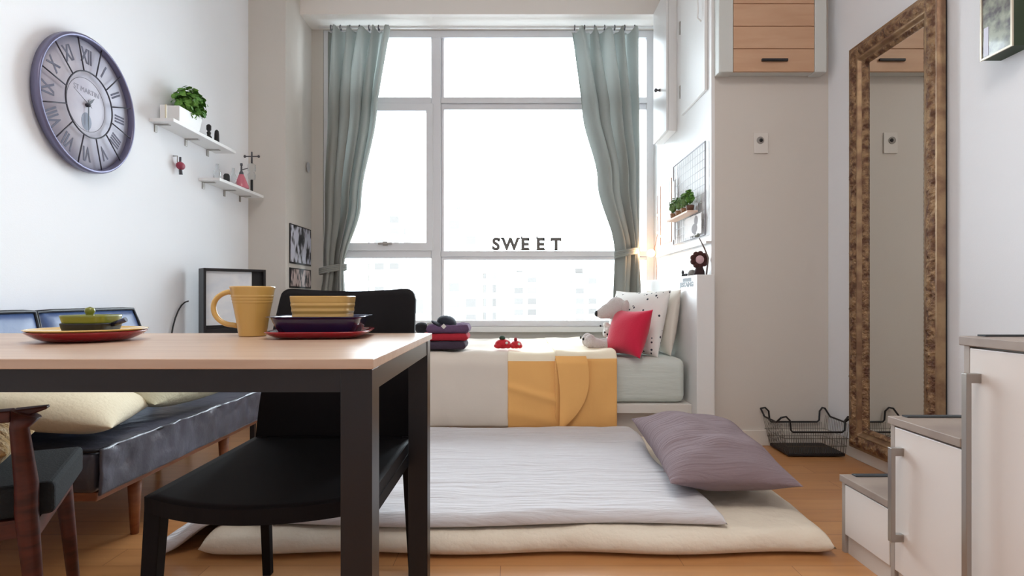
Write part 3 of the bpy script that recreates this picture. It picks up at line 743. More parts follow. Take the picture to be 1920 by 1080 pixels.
MB().tube([(-1.838, 3.14+0.18*(1-math.cos(k*PI/16)), 0.50+0.31*math.sin(k*PI/16)) for k in range(9)], 0.004, 6).build('cable', M_dark, t)

# ================================================================ CLOCK
CCY, CCZ, CR = 2.515, 1.655, 0.288
cx0 = XL+0.001
def onwall(r, a, off=0.0):      # a = clockwise angle from 12
    return Vector((cx0+off, CCY+r*math.sin(a), CCZ+r*math.cos(a)))
t = thing('wall_clock', 'large round clock with Roman numerals on the left wall', 'clock', (cx0, CCY, CCZ-CR))
M_rim = mat('violet_grey_metal', (112, 110, 138), 0.35, 0.4); M_wire = mat('clock_wire', (48, 46, 60), 0.45)
prof = [(CR-0.03, 0), (CR-0.03, 0.015), (CR, 0.016), (CR, 0.040), (CR-0.005, 0.046), (CR-0.012, 0.046), (CR-0.016, 0.040), (CR-0.016, 0.016), (CR-0.018, 0.0)]
b = MB(); b.lathe((cx0, CCY, CCZ), prof, 96, axis='X'); b.build('rim', M_rim, t)
M_face = mat('clock_face', (206, 204, 216), 0.6, var=(7, (190, 188, 204)))
b = MB(); b.lathe((cx0, CCY, CCZ), [(0.0005, 0.002), (CR-0.032, 0.002), (CR-0.032, 0.015), (CR-0.017, 0.016), (CR-0.017, 0.020), (0.0005, 0.020)], 96, axis='X'); face = b.build('face', M_face, t)
b = MB(); 
for rr in (0.138,):
    b.tube([onwall(rr, 2*PI*i/72, 0.036) for i in range(72)], 0.0032, 8, closed=True)
b.tube([onwall(0.112, 2*PI*i/72, 0.0203) for i in range(72)], 0.0008, 6, closed=True)
for k in range(12):
    a = 2*PI*(k+0.5)/12; b.tube([onwall(0.138, a, 0.036), onwall(CR-0.012, a, 0.036)], 0.0028, 8)
b.build('wire_grid', M_wire, t)
M_num = mat('clock_numerals', (92, 92, 110), 0.7)
base = Matrix(((0, 0, 1, 0), (1, 0, 0, 0), (0, 1, 0, 0), (0, 0, 0, 1)))     # local x->Y, y->Z, z->X
ms = []
for k, s in enumerate(['XII', 'I', 'II', 'III', 'IIII', 'V', 'VI', 'VII', 'VIII', 'IX', 'X', 'XI']):
    a = 2*PI*k/12; c = onwall(0.206, a, 0.0208)
    ms.append(text_mesh(s, 0.086, Matrix.Translation(c) @ base @ Rm('Z', -a), 0.0004, 0.62, 0.0022))
for me_ in ms: _link('numeral', me_, M_num, face)
ms = [text_mesh('ST MARTIN', 0.030, Matrix.Translation(onwall(0.060, 0, 0.0206)) @ base, 0.0003, 1.0)]
_link('lettering', merge_text_mesh(ms), mat('faint_print', (150, 150, 164), 0.7), face)
b = MB()
b.ell(onwall(0.07, PI, 0.0203), (0.0009, 0.030, 0.038)); b.build('emblem', mat('faint_emblem', (146, 154, 172), 0.7), face)
def hand(a, L_, w_, nm, off):
    d = onwall(1, a)-onwall(0, a); p = Vector((0, d.z, -d.y)); b = MB(); o0 = onwall(0, 0, off)
    pts = [o0-d*L_*0.18-p*w_, o0-d*L_*0.18+p*w_, o0+d*L_*0.6+p*w_*1.1, o0+d*L_, o0+d*L_*0.6-p*w_*1.1]
    b.prism(pts, [q_+Vector((0.0015, 0, 0)) for q_ in pts]); b.build(nm, M_wire, t)
hand(2*PI*1.5/12, 0.055, 0.0045, 'hour_hand', 0.026); hand(PI, 0.115, 0.0028, 'minute_hand', 0.029); hand(2*PI*9.9/12, 0.10, 0.0008, 'second_hand', 0.032)
MB().lathe((cx0+0.020, CCY, CCZ), [(0.008, 0), (0.008, 0.015), (0.001, 0.016)], 20, axis='X').build('hub', M_wire, t)

# ================================================================ WALL SHELVES left
def shelf(ya, yb_, z, label):
    t = thing('wall_shelf', label, 'shelf', (XL+0.06, (ya+yb_)/2, z))
    bevel(bx('board', M_white, XL+0.0005, -1.725, ya, yb_, z, z+0.018, t), 0.002)
    for f in (0.08, 0.5, 0.85):
        y = ya+(yb_-ya)*f
        b = MB(); b.box(XL+0.0005, XL+0.005, y-0.010, y+0.010, z-0.040, z-0.0005); b.box(XL+0.004, XL+0.075, y-0.010, y+0.010, z-0.0045, z-0.0005); b.build('bracket', M_metal, t)
Z1s = EYE+0.895; Z2s = EYE+0.688
shelf(2.98, 3.65, Z1s, 'upper white wall shelf holding the potted plant')
shelf(3.45, 4.06, Z2s, 'lower white wall shelf holding bottles, near the window column')
zs1, zs2 = Z1s+0.0185, Z2s+0.0185
t = thing('potted_plant', 'bushy green plant in a white box pot on upper wall shelf', 'plant', (-1.785, 3.14, zs1))
def taper_box(c, w0, w1, l0, l1, h):
    f = lambda w_, l_, z: [(c[0]-w_/2, c[1]-l_/2, z), (c[0]+w_/2, c[1]-l_/2, z), (c[0]+w_/2, c[1]+l_/2, z), (c[0]-w_/2, c[1]+l_/2, z)]
    return MB().prism(f(w0, l0, c[2]), f(w1, l1, c[2]+h))
bevel(taper_box((-1.785, 3.16, zs1), 0.085, 0.105, 0.20, 0.23, 0.085).build('pot', M_white, t), 0.004)
def foliage(name, c, r, n, size, m, parent, stems=True, seed=0):
    rnd = random.Random(seed); b = MB(); c = Vector(c)
    for i in range(n):
        d = Vector((rnd.gauss(0, 1), rnd.gauss(0, 1), rnd.gauss(0, 1))).normalized()*rnd.uniform(0.45, 1)
        p = c+Vector((d.x*r[0], d.y*r[1], d.z*r[2]))
        if stems and i % 4 == 0: b.tube([c-Vector((0, 0, r[2]*0.9)), (c+p)/2, p], 0.0012, 4)
        nrm = (d+Vector((rnd.uniform(-.6, .6), rnd.uniform(-.6, .6), rnd.uniform(0, .9)))).normalized()
        u = nrm.orthogonal().normalized(); u = Matrix.Rotation(rnd.uniform(0, 6.3), 3, nrm) @ u; v = nrm.cross(u); s = size*rnd.uniform(0.6, 1.2)
        pts = [p-u*s, p-u*s*.3+v*s*.6+nrm*s*.15, p+u*s*.5+v*s*.5+nrm*s*.1, p+u*s, p+u*s*.5-v*s*.5+nrm*s*.1, p-u*s*.3-v*s*.6+nrm*s*.15]
        b.bm.faces.new([b.bm.verts.new(q_) for q_ in pts])
    return b.build(name, m, parent, weld=False)
foliage('foliage', (-1.765, 3.21, zs1+0.145), (0.07, 0.125, 0.088), 340, 0.020, M_leaf, t, seed=5)
# picture card leaning on the pot
def book(x, y, z, label, lean_, wd=0.020, h=0.072):
    o = bevel(bx('figurine', M_dark, x-0.016, x+0.016, y-wd/2, y+wd/2, z, z+h), 0.006); return o
b = MB(); b.lathe((-1.745, 3.365, zs1), [(0.016, 0), (0.017, 0.006), (0.009, 0.018), (0.012, 0.032), (0.007, 0.040), (0.013, 0.050), (0.013, 0.072), (0.006, 0.080)], 20)
tag(b.build('figurine', M_dark), 'small black waisted figurine on the upper wall shelf', 'figurine')
b = MB(); b.lathe((-1.745, 3.455, zs1), [(0.014, 0), (0.013, 0.05), (0.011, 0.066), (0.005, 0.074)], 20)
tag(b.build('figurine', M_dark), 'small plain black post figurine at the upper shelf end', 'figurine')
t = thing('leaning_card', 'pale square card standing at the near end of upper shelf', 'card', (-1.79, 2.995, zs1))
bevel(bx('card_panel', M_white, -1.800, -1.765, 2.990, 2.994, zs1, zs1+0.070, t), 0.0005)
bx('card_edge', M_cream, -1.772, -1.765, 2.985, 2.990, zs1, zs1+0.070, t)
# wall hook ornament
hk = thing('wall_ornament', 'little red and silver ornament hanging on the left wall under the shelf', 'ornament', (XL+0.02, 3.21, 1.50))
MB().tube([(XL+0.001, 3.19, 1.60), (XL+0.025, 3.19, 1.60), (XL+0.025, 3.19, 1.570), (XL+0.022, 3.21, 1.562)], 0.003, 8).build('hook', M_metal, hk)
b = MB(); b.ell((XL+0.028, 3.215, 1.552), (0.020, 0.030, 0.022)); b.build('charm', mat('dusty_red', (150, 50, 74), 0.5), hk)
b = MB(); b.tube([(XL+0.026, 3.215, 1.60), (XL+0.026, 3.215, 1.57), (XL+0.026, 3.218, 1.53), (XL+0.026, 3.222, 1.505)], [0.006, 0.006, 0.009, 0.010], 8); b.build('fitting', M_steel, hk)
# lower shelf objects
M_clear = clear_mat('clear_glass', (0.93, 0.95, 0.96, 1)); M_pink = clear_mat('pink_glass', (0.80, 0.36, 0.44, 1))
def bottle(y, label, m, h, r, x=-1.765):
    t = thing('bottle', label, 'bottle', (x, y, zs2))
    MB().lathe((x, y, zs2), [(0.001, 0), (r, 0), (r, h*0.5), (r*0.45, h*0.72), (r*0.4, h)], 24).build('glass_body', m, t); return t
bottle(3.50, 'small clear glass bottle at the near end of the lower shelf', M_clear, 0.09, 0.022)
bottle(3.70, 'clear glass bottle between black jar and pink bottle', M_clear, 0.11, 0.020)
b = MB(); b.lathe((-1.765, 3.615, zs2), [(0.001, 0), (0.016, 0), (0.018, 0.01), (0.018, 0.045), (0.012, 0.056), (0.001, 0.058)], 24); tag(b.build('jar', M_dark), 'small round black jar on the lower wall shelf', 'jar')
t = thing('bottle', 'pink glass atomiser bottle with dark pump on lower shelf', 'bottle', (-1.755, 3.79, zs2))
MB().lathe((-1.755, 3.79, zs2), [(0.001, 0), (0.045, 0), (0.046, 0.008), (0.016, 0.085), (0.012, 0.092)], 28).build('glass_body', mat('pink_liquid', (206, 112, 128), 0.25, coat=0.3), t)
b = MB(); b.lathe((-1.755, 3.79, zs2+0.08), [(0.015, 0), (0.013, 0.02), (0.006, 0.032), (0.005, 0.065), (0.008, 0.066), (0.008, 0.080), (0.001, 0.082)], 16); b.tube([(-1.755, 3.79, zs2+0.118), (-1.712, 3.785, zs2+0.128)], 0.003, 8); b.build('pump', M_steel, t)
P = Vector((-1.737, 3.90, zs2))
t = thing('candle_stand', 'slender stand with silver crossbar and black foot on lower shelf end', 'ornament', P)
MB().tube([P, P+up*0.075], 0.0085, 12).build('foot', M_dark, t)
MB().lathe(P+up*0.075, [(0.010, 0), (0.022, 0.006), (0.026, 0.035), (0.015, 0.05), (0.026, 0.062), (0.026, 0.10), (0.010, 0.112)], 24).build('glass_body', M_clear, t)
b = MB(); b.tube([P+up*0.186, P+up*0.262], [0.006, 0.005], 10)
b.tube([P+up*0.232+Vector((-0.046, 0, 0)), P+up*0.232+Vector((0.046, 0, 0))], 0.0035, 8); b.ell(P+up*0.232+Vector((-0.046, 0, 0)), (0.008, 0.008, 0.010)); b.ell(P+up*0.232+Vector((0.046, 0, 0)), (0.008, 0.008, 0.010))
b.build('crossbar', M_steel, t)

# photo prints on column's inner side (faces +X)
def photo_mat(nm, sc_, lo, hi):
    m = mat(nm, hi, 0.5); nt = m.node_tree; tc = nt.nodes.new('ShaderNodeTexCoord'); n = nt.nodes.new('ShaderNodeTexNoise'); n.inputs['Scale'].default_value = sc_; n.inputs['Detail'].default_value = 2
    mp = nt.nodes.new('ShaderNodeMapping'); mp.inputs['Scale'].default_value = (1, 1.2, 0.5); cr = nt.nodes.new('ShaderNodeValToRGB'); cr.color_ramp.elements[0].position = 0.44; cr.color_ramp.elements[0].color = lin(lo); cr.color_ramp.elements[1].position = 0.54; cr.color_ramp.elements[1].color = lin(hi)
    nt.links.new(tc.outputs['Object'], mp.inputs[0]); nt.links.new(mp.outputs[0], n.inputs['Vector']); nt.links.new(n.outputs['Fac'], cr.inputs[0]); nt.links.new(cr.outputs[0], nt.nodes['Principled BSDF'].inputs['Base Color']); return m
for z0, z1, lab, m in ((1.075, 1.36, 'black and white photo print on the column side, the upper one', photo_mat('photo_bw', 16, (34, 34, 42), (206, 206, 220))), (0.90, 1.045, 'smaller brownish photo print on the column side, under the other', photo_mat('photo_brown', 22, (52, 44, 46), (196, 176, 172)))):
    t = thing('photo_print', lab, 'photo', (XC+0.002, 4.37, z0))
    bx('backing', M_dark, XC+0.0006, XC+0.006, 4.165, 4.60, z0, z1, t); bx('print', m, XC+0.006, XC+0.008, 4.175, 4.59, z0+0.012, z1-0.008, t)
b = MB(); b.ell((XC+0.012, 4.52, 1.835), (0.011, 0.030, 0.040)); tag(b.build('thermostat', mat('grey_plastic', (176, 174, 176), 0.5)), 'small oval grey fitting on the column side left of the curtain', 'wall fitting')

# ================================================================ MIRROR (right wall)
t = thing('wall_mirror', 'tall mirror in ornate antique gold frame on the right wall', 'mirror', (XR-0.03, 2.70, 0.09))
MY0, MY1, MZ0, MZ1 = 2.385, 3.015, 0.068, 2.10
def sweep(name, m, d0, d1, hfun, parent, nd=8, step=0.008, nzf=None):
    b = MB()
    corners = [(MY0, MZ0), (MY1, MZ0), (MY1, MZ1), (MY0, MZ1)]
    inw = [(1, 1), (-1, 1), (-1, -1), (1, -1)]
    for i in range(4):
        a, c = corners[i], corners[(i+1) % 4]; ia, ic = inw[i], inw[(i+1) % 4]
        L_ = math.hypot(a[0]-c[0], a[1]-c[1]); n = int(L_/step)
        def g(u, v):
            d = d0+(d1-d0)*v
            y = (a[0]+ia[0]*d)*(1-u)+(c[0]+ic[0]*d)*u; z = (a[1]+ia[1]*d)*(1-u)+(c[1]+ic[1]*d)*u
            h = hfun(v)
            if nzf: h += nzf(y, z, v)
            return Vector((XR-0.014-h, y, z))
        b.grid(g, n, nd)
    return b.build(name, m, parent)
sweep('outer_frame', M_gold2, 0.0, 0.012, lambda v: 0.034*min(1, v*6), t, 6)
sweep('carved_band', M_gold, 0.012, 0.066, lambda v: 0.034+0.012*math.sin(PI*v), t, 12, 0.006, lambda y, z, v: math.sin(PI*v)*(0.010*noise.noise(Vector((y*38, z*38, 1)))+0.006*noise.noise(Vector((y*90, z*90, 3)))))
sweep('inner_moulding', M_gold2, 0.066, 0.095, lambda v: 0.034-0.016*v+0.006*math.sin(PI*2*v), t, 8)
def beadf(y, z, v): return math.sin(PI*v)*0.005*abs(math.sin((y+z)*160))
sweep('bead_trim', M_gold, 0.095, 0.112, lambda v: 0.020*(1-v)+0.002, t, 6, 0.004, beadf)
bx('glass', M_mirror, XR-0.017, XR-0.013, MY0+0.10, MY1-0.10, MZ0+0.10, MZ1-0.10, t)
bx('backing', M_dark, XR-0.0125, XR-0.001, MY0+0.01, MY1-0.01, MZ0+0.02, MZ1-0.01, t)

# ================================================================ RIGHT: PICTURE, WALL CABINET, OUTLET, BASKET
t = thing('picture', 'deep framed picture with green sides at top of the right wall', 'picture', (1.72, 2.07, 1.69))
b = MB(); b.box(1.703, XR-0.001, 1.998, 2.13, 1.690, 2.05); b.build('frame_box', mat('dark_green_side', (44, 60, 38), 0.6), t)
b = MB(); 
b.box(1.697, 1.7025, 1.995, 2.002, 1.687, 2.053); b.box(1.697, 1.7025, 2.126, 2.133, 1.687, 2.053); b.box(1.697, 1.7025, 2.002, 2.126, 1.687, 1.694); b.box(1.697, 1.7025, 2.002, 2.126, 2.046, 2.053)
b.build('silver_edge', mat('silver_edge', (206, 196, 176), 0.3, 0.3), t)
bx('print', mat('floral_print', (150, 156, 138), 0.25, var=(24, (70, 64, 70)), coat=0.6), 1.7005, 1.7028, 2.002, 2.126, 1.694, 2.046, t)
pr_ = bx('print_stripe', mat('print_lilac', (206, 206, 222), 0.4), 1.6995, 1.7005, 2.098, 2.118, 1.697, 1.80, t)

t = thing('wall_cabinet', 'wall cabinet with slatted light wood front and white sides', 'cabinet', (1.37, 3.2, 1.98))
CB0, CB1, CD0, CZ0 = 1.13, 1.722, 3.22, EYE+423*3.22/1100
b = MB(); b.box(CB0, CB0+0.079, CD0, DW-0.001, CZ0, 2.75); b.box(CB1-0.065, CB1, CD0, DW-0.001, CZ0, 2.75); b.box(CB0+0.079, CB1-0.065, CD0+0.02, DW-0.001, CZ0+0.004, CZ0+0.02); b.box(CB0+0.079, CB1-0.065, DW-0.02, DW-0.001, CZ0+0.02, 2.75)
b.box(CB0+0.079, CB1-0.065, CD0, DW-0.001, 2.73, 2.75)
bevel(b.build('carcass', mat('cabinet_grey_white', (206, 208, 204), 0.45), t), 0.004)
M_maple = wood('maple_front', (204, 164, 132), (196, 154, 122), (1, 8, 8), 0.4)
z = CZ0+0.004; hs = [0.126, 0.124, 0.124, 0.124, 0.124]
b = MB()
for h_ in hs:
    b.box(CB0+0.081, CB1-0.067, CD0+0.002, CD0+0.018, z, z+h_-0.0035); z += h_
b.box(CB0+0.081, CB1-0.067, CD0+0.008, CD0+0.018, CZ0+0.004, z)
dr = bevel(b.build('slatted_front', M_maple, t), 0.0015)
hc = at(1452, 113, CD0); bevel(bx('handle', M_dark, hc.x-0.072, hc.x+0.072, CD0-0.012, CD0+0.002, hc.z-0.007, hc.z+0.007, dr), 0.003)
t = thing('wall_socket', 'white wall socket plate under the wooden wall cabinet', 'socket', (at(1426, 287, DW).x, DW-0.005, at(1426, 287, DW).z))
p0, p1 = at(1413, 288, DW), at(1439, 249, DW)
bevel(bx('plate', M_white2, p0.x, p1.x, DW-0.009, DW-0.0005, p0.z, p1.z, t), 0.002)
c = at(1424, 264, DW); b = MB(); b.lathe((c.x, DW-0.0095, c.z), [(0.020, 0), (0.020, -0.003), (0.016, -0.003)], 24, axis='Y'); b.build('collar', mat('grey_socket', (150, 146, 142), 0.5), t)
b = MB(); b.lathe((c.x+0.004, DW-0.0125, c.z), [(0.010, 0), (0.010, -0.0015), (0.001, -0.0015)], 20, axis='Y'); b.build('hole', M_dark, t)

# wire basket
t = thing('wire_basket', 'dark wire basket on the floor beside the gold mirror', 'basket', (1.58, 3.17, 0))
B0, B1, Y0_, Y1_ = 1.43, 1.725, 3.045, 3.27
bevel(bx('tray', M_dark, B0, B1, Y0_, Y1_, 0.006, 0.022, t), 0.004)
hz_ = 0.135
def rim(Y, name, fl):
    o0, o1 = B0-0.03, B1+0.02
    pts = [(o0-0.015, Y, hz_+0.075), (o0+0.010, Y, hz_+0.080), (o0+0.03, Y, hz_+0.06), (o0+0.035, Y, hz_+0.01), (o0+0.045, Y, hz_), (o1-0.045, Y, hz_), (o1-0.033, Y, hz_+0.01), (o1-0.03, Y, hz_+0.06), (o1-0.015, Y, hz_+0.080), (o1, Y, hz_+0.075)]
    MB().tube(pts, 0.005, 8).build(name, M_dark, t)
rim(Y0_-0.015, 'front_rim', 1); rim(Y1_+0.012, 'back_rim', 1)
for xe in (B0-0.045, B1+0.02):
    MB().tube([(xe, Y0_-0.015, hz_+0.075), (xe, Y0_+0.04, hz_+0.04), (xe, Y1_-0.04, hz_+0.04), (xe, Y1_+0.012, hz_+0.075)], 0.005, 8).build('end_rim', M_dark, t)
b = MB()
n = 24
for i in range(n+1):
    x = B0+(B1-B0)*i/n
    for ya, yt in ((Y0_, Y0_-0.015), (Y1_, Y1_+0.012)): b.tube([(x, ya, 0.02), (x, yt, hz_)], 0.0012, 4)
for i in range(15):
    y = Y0_+(Y1_-Y0_)*i/14
    for xa_, xt in ((B0, B0-0.038), (B1, B1+0.016)): b.tube([(xa_, y, 0.02), (xt, y, hz_+0.04)], 0.0012, 4)
for z_, k in ((0.06, 0.33), (0.10, 0.7)):
    b.tube([(B0-0.035*k, Y0_-0.015*k, z_), (B1+0.015*k, Y0_-0.015*k, z_), (B1+0.015*k, Y1_+0.012*k, z_), (B0-0.035*k, Y1_+0.012*k, z_)], 0.0016, 5, closed=True)
o = b.build('wire_mesh', mat('basket_wire', (112, 106, 98), 0.4, 0.6), t)

# ================================================================ STEP CABINETS (right foreground)
FX = 1.078
M_door = mat('gloss_white_door', (226, 220, 216), 0.3)
M_edge = mat('grey_beige_edge', (168, 158, 150), 0.5)
steps = [(1.925, 1.677, 0.25, 'lowest step cabinet with a plain white drawer front, nearest the pillow'), (1.677, 1.405, 0.492, 'middle step cabinet with a white door and metal handle'), (1.405, 0.80, 0.738, 'tallest step cabinet at the right edge of the picture')]
for i, (yf_, yn, H_, lab) in enumerate(steps):
    t = thing('step_cabinet', lab, 'cabinet', ((FX+XR)/2, (yf_+yn)/2, 0), 'stepped storage cabinets')
    ya, yb_ = yn+0.001, yf_-0.001
    b = MB(); b.box(FX+0.018, XR-0.014, ya, yb_, 0.02, H_-0.022); b.box(FX+0.035, XR-0.014, ya, yb_, 0, 0.02)
    b.box(FX, FX+0.018, yb_-0.018, yb_, 0.0, H_-0.022)
    bevel(b.build('carcass', M_edge, t), 0.001)
    bevel(bx('tread', M_tread, FX-0.006, XR-0.014, ya, yb_+(0.008 if i == 2 else 0.004), H_-0.022, H_, t), 0.002)
    bx('grip_strip', M_rubber, FX+0.03, XR-0.03, yb_-0.028, yb_-0.004, H_+0.0003, H_+0.004, t)
    bx('plinth', M_white2, FX+0.010, FX+0.0175, ya, yb_-0.02, 0.0, 0.058, t)
    z0, z1 = 0.062, H_-0.027
    dn = 'drawer_front' if i == 0 else 'door'
    d = bevel(bx(dn, M_door, FX-0.001, FX+0.017, ya+0.001 if i else ya+0.001, yb_-0.020, z0, z1, t), 0.002)
    if i:
        hy = yb_-0.052 if i == 1 else yb_-0.048
        zt2 = 0.415 if i == 1 else 0.655; zb3 = 0.155 if i == 1 else 0.10
        b = MB(); b.box(FX-0.036, FX-0.024, hy-0.008, hy+0.008, zb3, zt2); b.box(FX-0.036, FX-0.001, hy-0.008, hy+0.008, zt2-0.022, zt2); b.box(FX-0.036, FX-0.001, hy-0.008, hy+0.008, zb3, zb3+0.022)
        bevel(b.build('handle', M_metal, d), 0.001)

# ================================================================ RECESS RIGHT SIDE WALL items (face -X)
XW = XRR-0.0005
t = thing('wall_cupboard', 'flush white wall cupboard with knob near the window, above the bed', 'cupboard', (XW-0.02, 4.28, 1.95))
bevel(bx('carcass', M_white, XW-0.055, XW, 3.99, 4.36, 1.965, 2.94, t), 0.002)
d = bevel(bx('door', M_white, XW-0.072, XW-0.056, 3.992, 4.358, 1.968, 2.937, t), 0.002)
b = MB(); b.lathe((XW-0.0725, 4.16, 2.30), [(0.012, 0), (0.007, -0.010), (0.006, -0.018), (0.014, -0.026), (0.014, -0.036), (0.001, -0.042)], 20, axis='X'); b.build('knob', M_steel, d)
t = thing('cupboard_door', 'white cupboard door with two hinges on the recess wall, nearer the room', 'cupboard', (XW-0.02, 3.62, 1.95))
d = bevel(bx('door', M_white, XW-0.018, XW, 3.36, 3.84, 2.02, 2.94, t), 0.002)
for z_ in (2.60, 2.18):
    b = MB(); b.box(XW-0.022, XW-0.001, 3.842, 3.862, z_-0.04, z_+0.04); b.build('hinge', M_metal, t)
MB().tube([(XW-0.018, 3.42, 2.60), (XW-0.040, 3.42, 2.58), (XW-0.036, 3.42, 2.52), (XW-0.040, 3.42, 2.46), (XW-0.018, 3.42, 2.44)], 0.005, 8).build('handle', M_white, d)

# wire grid with shelf, pots, pictures
t = thing('wire_grid', 'white wire grid panel on the recess wall above the bed shelf', 'wire grid', (XW-0.012, 3.75, 1.15))
gy0, gy1, gz0, gz1 = 3.36, 4.02, 1.19, 1.725
M_gw = mat('grid_wire', (205, 205, 208), 0.5)
b = MB(); xg = XW-0.014
b.tube([(xg, gy0, gz0), (xg, gy1, gz0), (xg, gy1, gz1), (xg, gy0, gz1)], 0.0045, 8, closed=True); b.build('border', mat('grid_border', (160, 160, 166), 0.5), t)
b = MB()
for i in range(1, 14): y = gy0+(gy1-gy0)*i/14; b.tube([(xg, y, gz0), (xg, y, gz1)], 0.0012, 5)
for i in range(1, 11): z_ = gz0+(gz1-gz0)*i/11; b.tube([(xg, gy0, z_), (xg, gy1, z_)], 0.0016, 5)
b.build('wires', M_gw, t)
t = thing('small_shelf', 'little pale wooden shelf for the pots on the wire grid', 'shelf', (XW-0.05, 3.68, 1.37))
bevel(bx('board', mat('pale_pink_wood', (226, 198, 180), 0.6), XW-0.085, XW-0.021, 3.47, 3.93, 1.335, 1.347, t), 0.002)
bx('back_rail', M_gw, XW-0.0205, XW-0.0195, 3.47, 3.93, 1.335, 1.40, t)
labs = ['potted sprig nearest the room, in a brown pot', 'second potted sprig from the room on the little shelf', 'third potted sprig from the room on the little shelf', 'potted sprig nearest the window on the little shelf']
for i, y in enumerate((3.52, 3.63, 3.75, 3.87)):
    t = thing('potted_sprig', labs[i], 'plant', (XW-0.053, y, 1.3475), 'sprigs on the little shelf')
    MB().lathe((XW-0.053, y, 1.3475), [(0.001, 0), (0.020, 0), (0.026, 0.035), (0.022, 0.036), (0.018, 0.028), (0.001, 0.028)], 20).build('pot', mat('brown_pot', (96, 60, 44), 0.6) if i == 0 else mat('tan_pot', (150, 108, 76), 0.6), t)
    foliage('foliage', (XW-0.055, y, 1.3475+0.085), (0.030, 0.040, 0.050), 70, 0.015, M_leaf if i < 1 else M_leaf2, t, seed=40+i)
M_sil = mat('grey_silhouette', (150, 146, 148), 0.8)
t = thing('print_card', 'white card with grey rounded shapes below the little shelf', 'card', (XW-0.02, 3.55, 1.20))
bx('sheet', mat('card_white', (232, 228, 226), 0.7), XW-0.0235, XW-0.0215, 3.40, 3.72, 1.205, 1.325, t)
b = MB(); b.ell((XW-0.0237, 3.50, 1.290), (0.0006, 0.035, 0.030)); b.ell((XW-0.0237, 3.53, 1.245), (0.0006, 0.055, 0.030)); b.box(XW-0.0242, XW-0.0236, 3.50, 3.54, 1.208, 1.235); b.build('shape', M_sil, t)
t = thing('narrow_frame', 'narrow pale frame on the wire grid beside the pots', 'frame', (XW-0.02, 3.98, 1.3))
bevel(bx('frame_box', M_gw, XW-0.028, XW-0.022, 3.94, 4.00, 1.22, 1.62, t), 0.001)
bx('panel', M_white, XW-0.030, XW-0.0285, 3.947, 3.993, 1.23, 1.61, t)
t = thing('wire_grid', 'small wire panel with clips between the grid and the window', 'wire grid', (XW-0.01, 4.22, 1.15))
b = MB(); b.tube([(xg, 4.07, 1.22), (xg, 4.38, 1.22), (xg, 4.38, 1.66), (xg, 4.07, 1.66)], 0.003, 8, closed=True); b.build('border', mat('copper_wire', (206, 160, 130), 0.4, 0.4), t)
b = MB()
for i in range(1, 6): y = 4.07+0.31*i/6; b.tube([(xg, y, 1.22), (xg, y, 1.66)], 0.0012, 5)
b.build('wires', M_gw, t)
# ledge board on recess wall below grid
t = bevel(bx('wall_ledge', M_white, XW-0.03, XW, 3.30, 4.48, 1.135, 1.150), 0.002); tag(t, 'thin white ledge board under the wire grid on the recess wall', 'shelf')
# string lights
t = thing('string_lights', 'string of warm fairy bulbs beside the window above the headboard', 'fairy lights', (XW-0.03, 4.42, 1.14))
M_bulb = mat('warm_bulb', (255, 214, 150), 0.4, emit=((255, 196, 120), 9))
pts = [(XW-0.02, 4.44, 1.60), (XW-0.03, 4.41, 1.45), (XW-0.02, 4.43, 1.32), (XW-0.05, 4.42, 1.20), (XW-0.04, 4.38, 1.05), (XW-0.05, 4.36, 0.96)]
MB().tube(pts, 0.002, 5).build('cord', mat('copper_cord', (170, 110, 80), 0.5), t)
for p, r in (((XW-0.075, 4.42, 1.165), 0.030), ((XW-0.03, 4.41, 1.45), 0.008), ((XW-0.025, 4.43, 1.32), 0.008), ((XW-0.03, 4.30, 1.28), 0.008), ((XW-0.035, 4.25, 1.17), 0.008), ((XW-0.035, 3.95, 1.165), 0.006)):
    b = MB(); b.ell(p, (r, r, r), n=14); b.build('bulb', M_bulb, t)
for i, (p, pw) in enumerate((((XW-0.15, 4.40, 1.17), 0.9),)):
    l = bpy.data.lights.new('fairy_light', 'POINT'); l.energy = pw; l.color = (1.0, 0.62, 0.36); l.shadow_soft_size = 0.03
    lo = bpy.data.objects.new('fairy_light', l); COL.objects.link(lo); lo.location = p

# on headboard ledge
zt3 = 0.9575
t = thing('brown_ornament', 'small dark brown ruffled figure with pink face on the headboard', 'ornament', (1.065, 3.33, zt3))
c = at(1311, 487, 3.33); cxx = c.x
b = MB()
for k in range(9):
    a = 2*PI*k/9; b.ell((cxx+0.036*math.cos(a), 3.33, c.z+0.034*math.sin(a)), (0.017, 0.016, 0.017), n=12)
b.ell((cxx, 3.335, c.z), (0.038, 0.014, 0.038)); b.build('mane', mat('dark_brown_plush', (74, 42, 40), 0.95, bump=(120, 0.4)), t)
b = MB(); b.ell((cxx, 3.318, c.z), (0.024, 0.010, 0.024)); b.build('face', mat('pale_pink', (214, 178, 184), 0.8), t)
b = MB(); b.lathe((cxx+0.003, 3.335, zt3), [(0.001, 0), (0.030, 0), (0.028, 0.02), (0.018, 0.048)], 20); b.build('body', mat('darker_brown', (52, 32, 34), 0.9), t)
t = thing('twig', 'bent grey twig standing beside the brown figure on the headboard', 'twig', (1.10, 3.30, zt3))
q0 = at(1328, 513, 3.27); MB().tube([(q0.x-0.004, 3.29, zt3), at(1328, 484, 3.29), at(1321, 466, 3.29), at(1311, 446, 3.29)], [0.005, 0.005, 0.0045, 0.003], 8).build('stem', mat('grey_twig', (112, 98, 94), 0.8), t)
b = MB(); b.ell(at(1309, 441, 3.29), (0.009, 0.009, 0.011)); b.ell(at(1305, 443, 3.29), (0.007, 0.007, 0.006)); b.build('bud', mat('grey_green_bud', (132, 140, 130), 0.8), t)
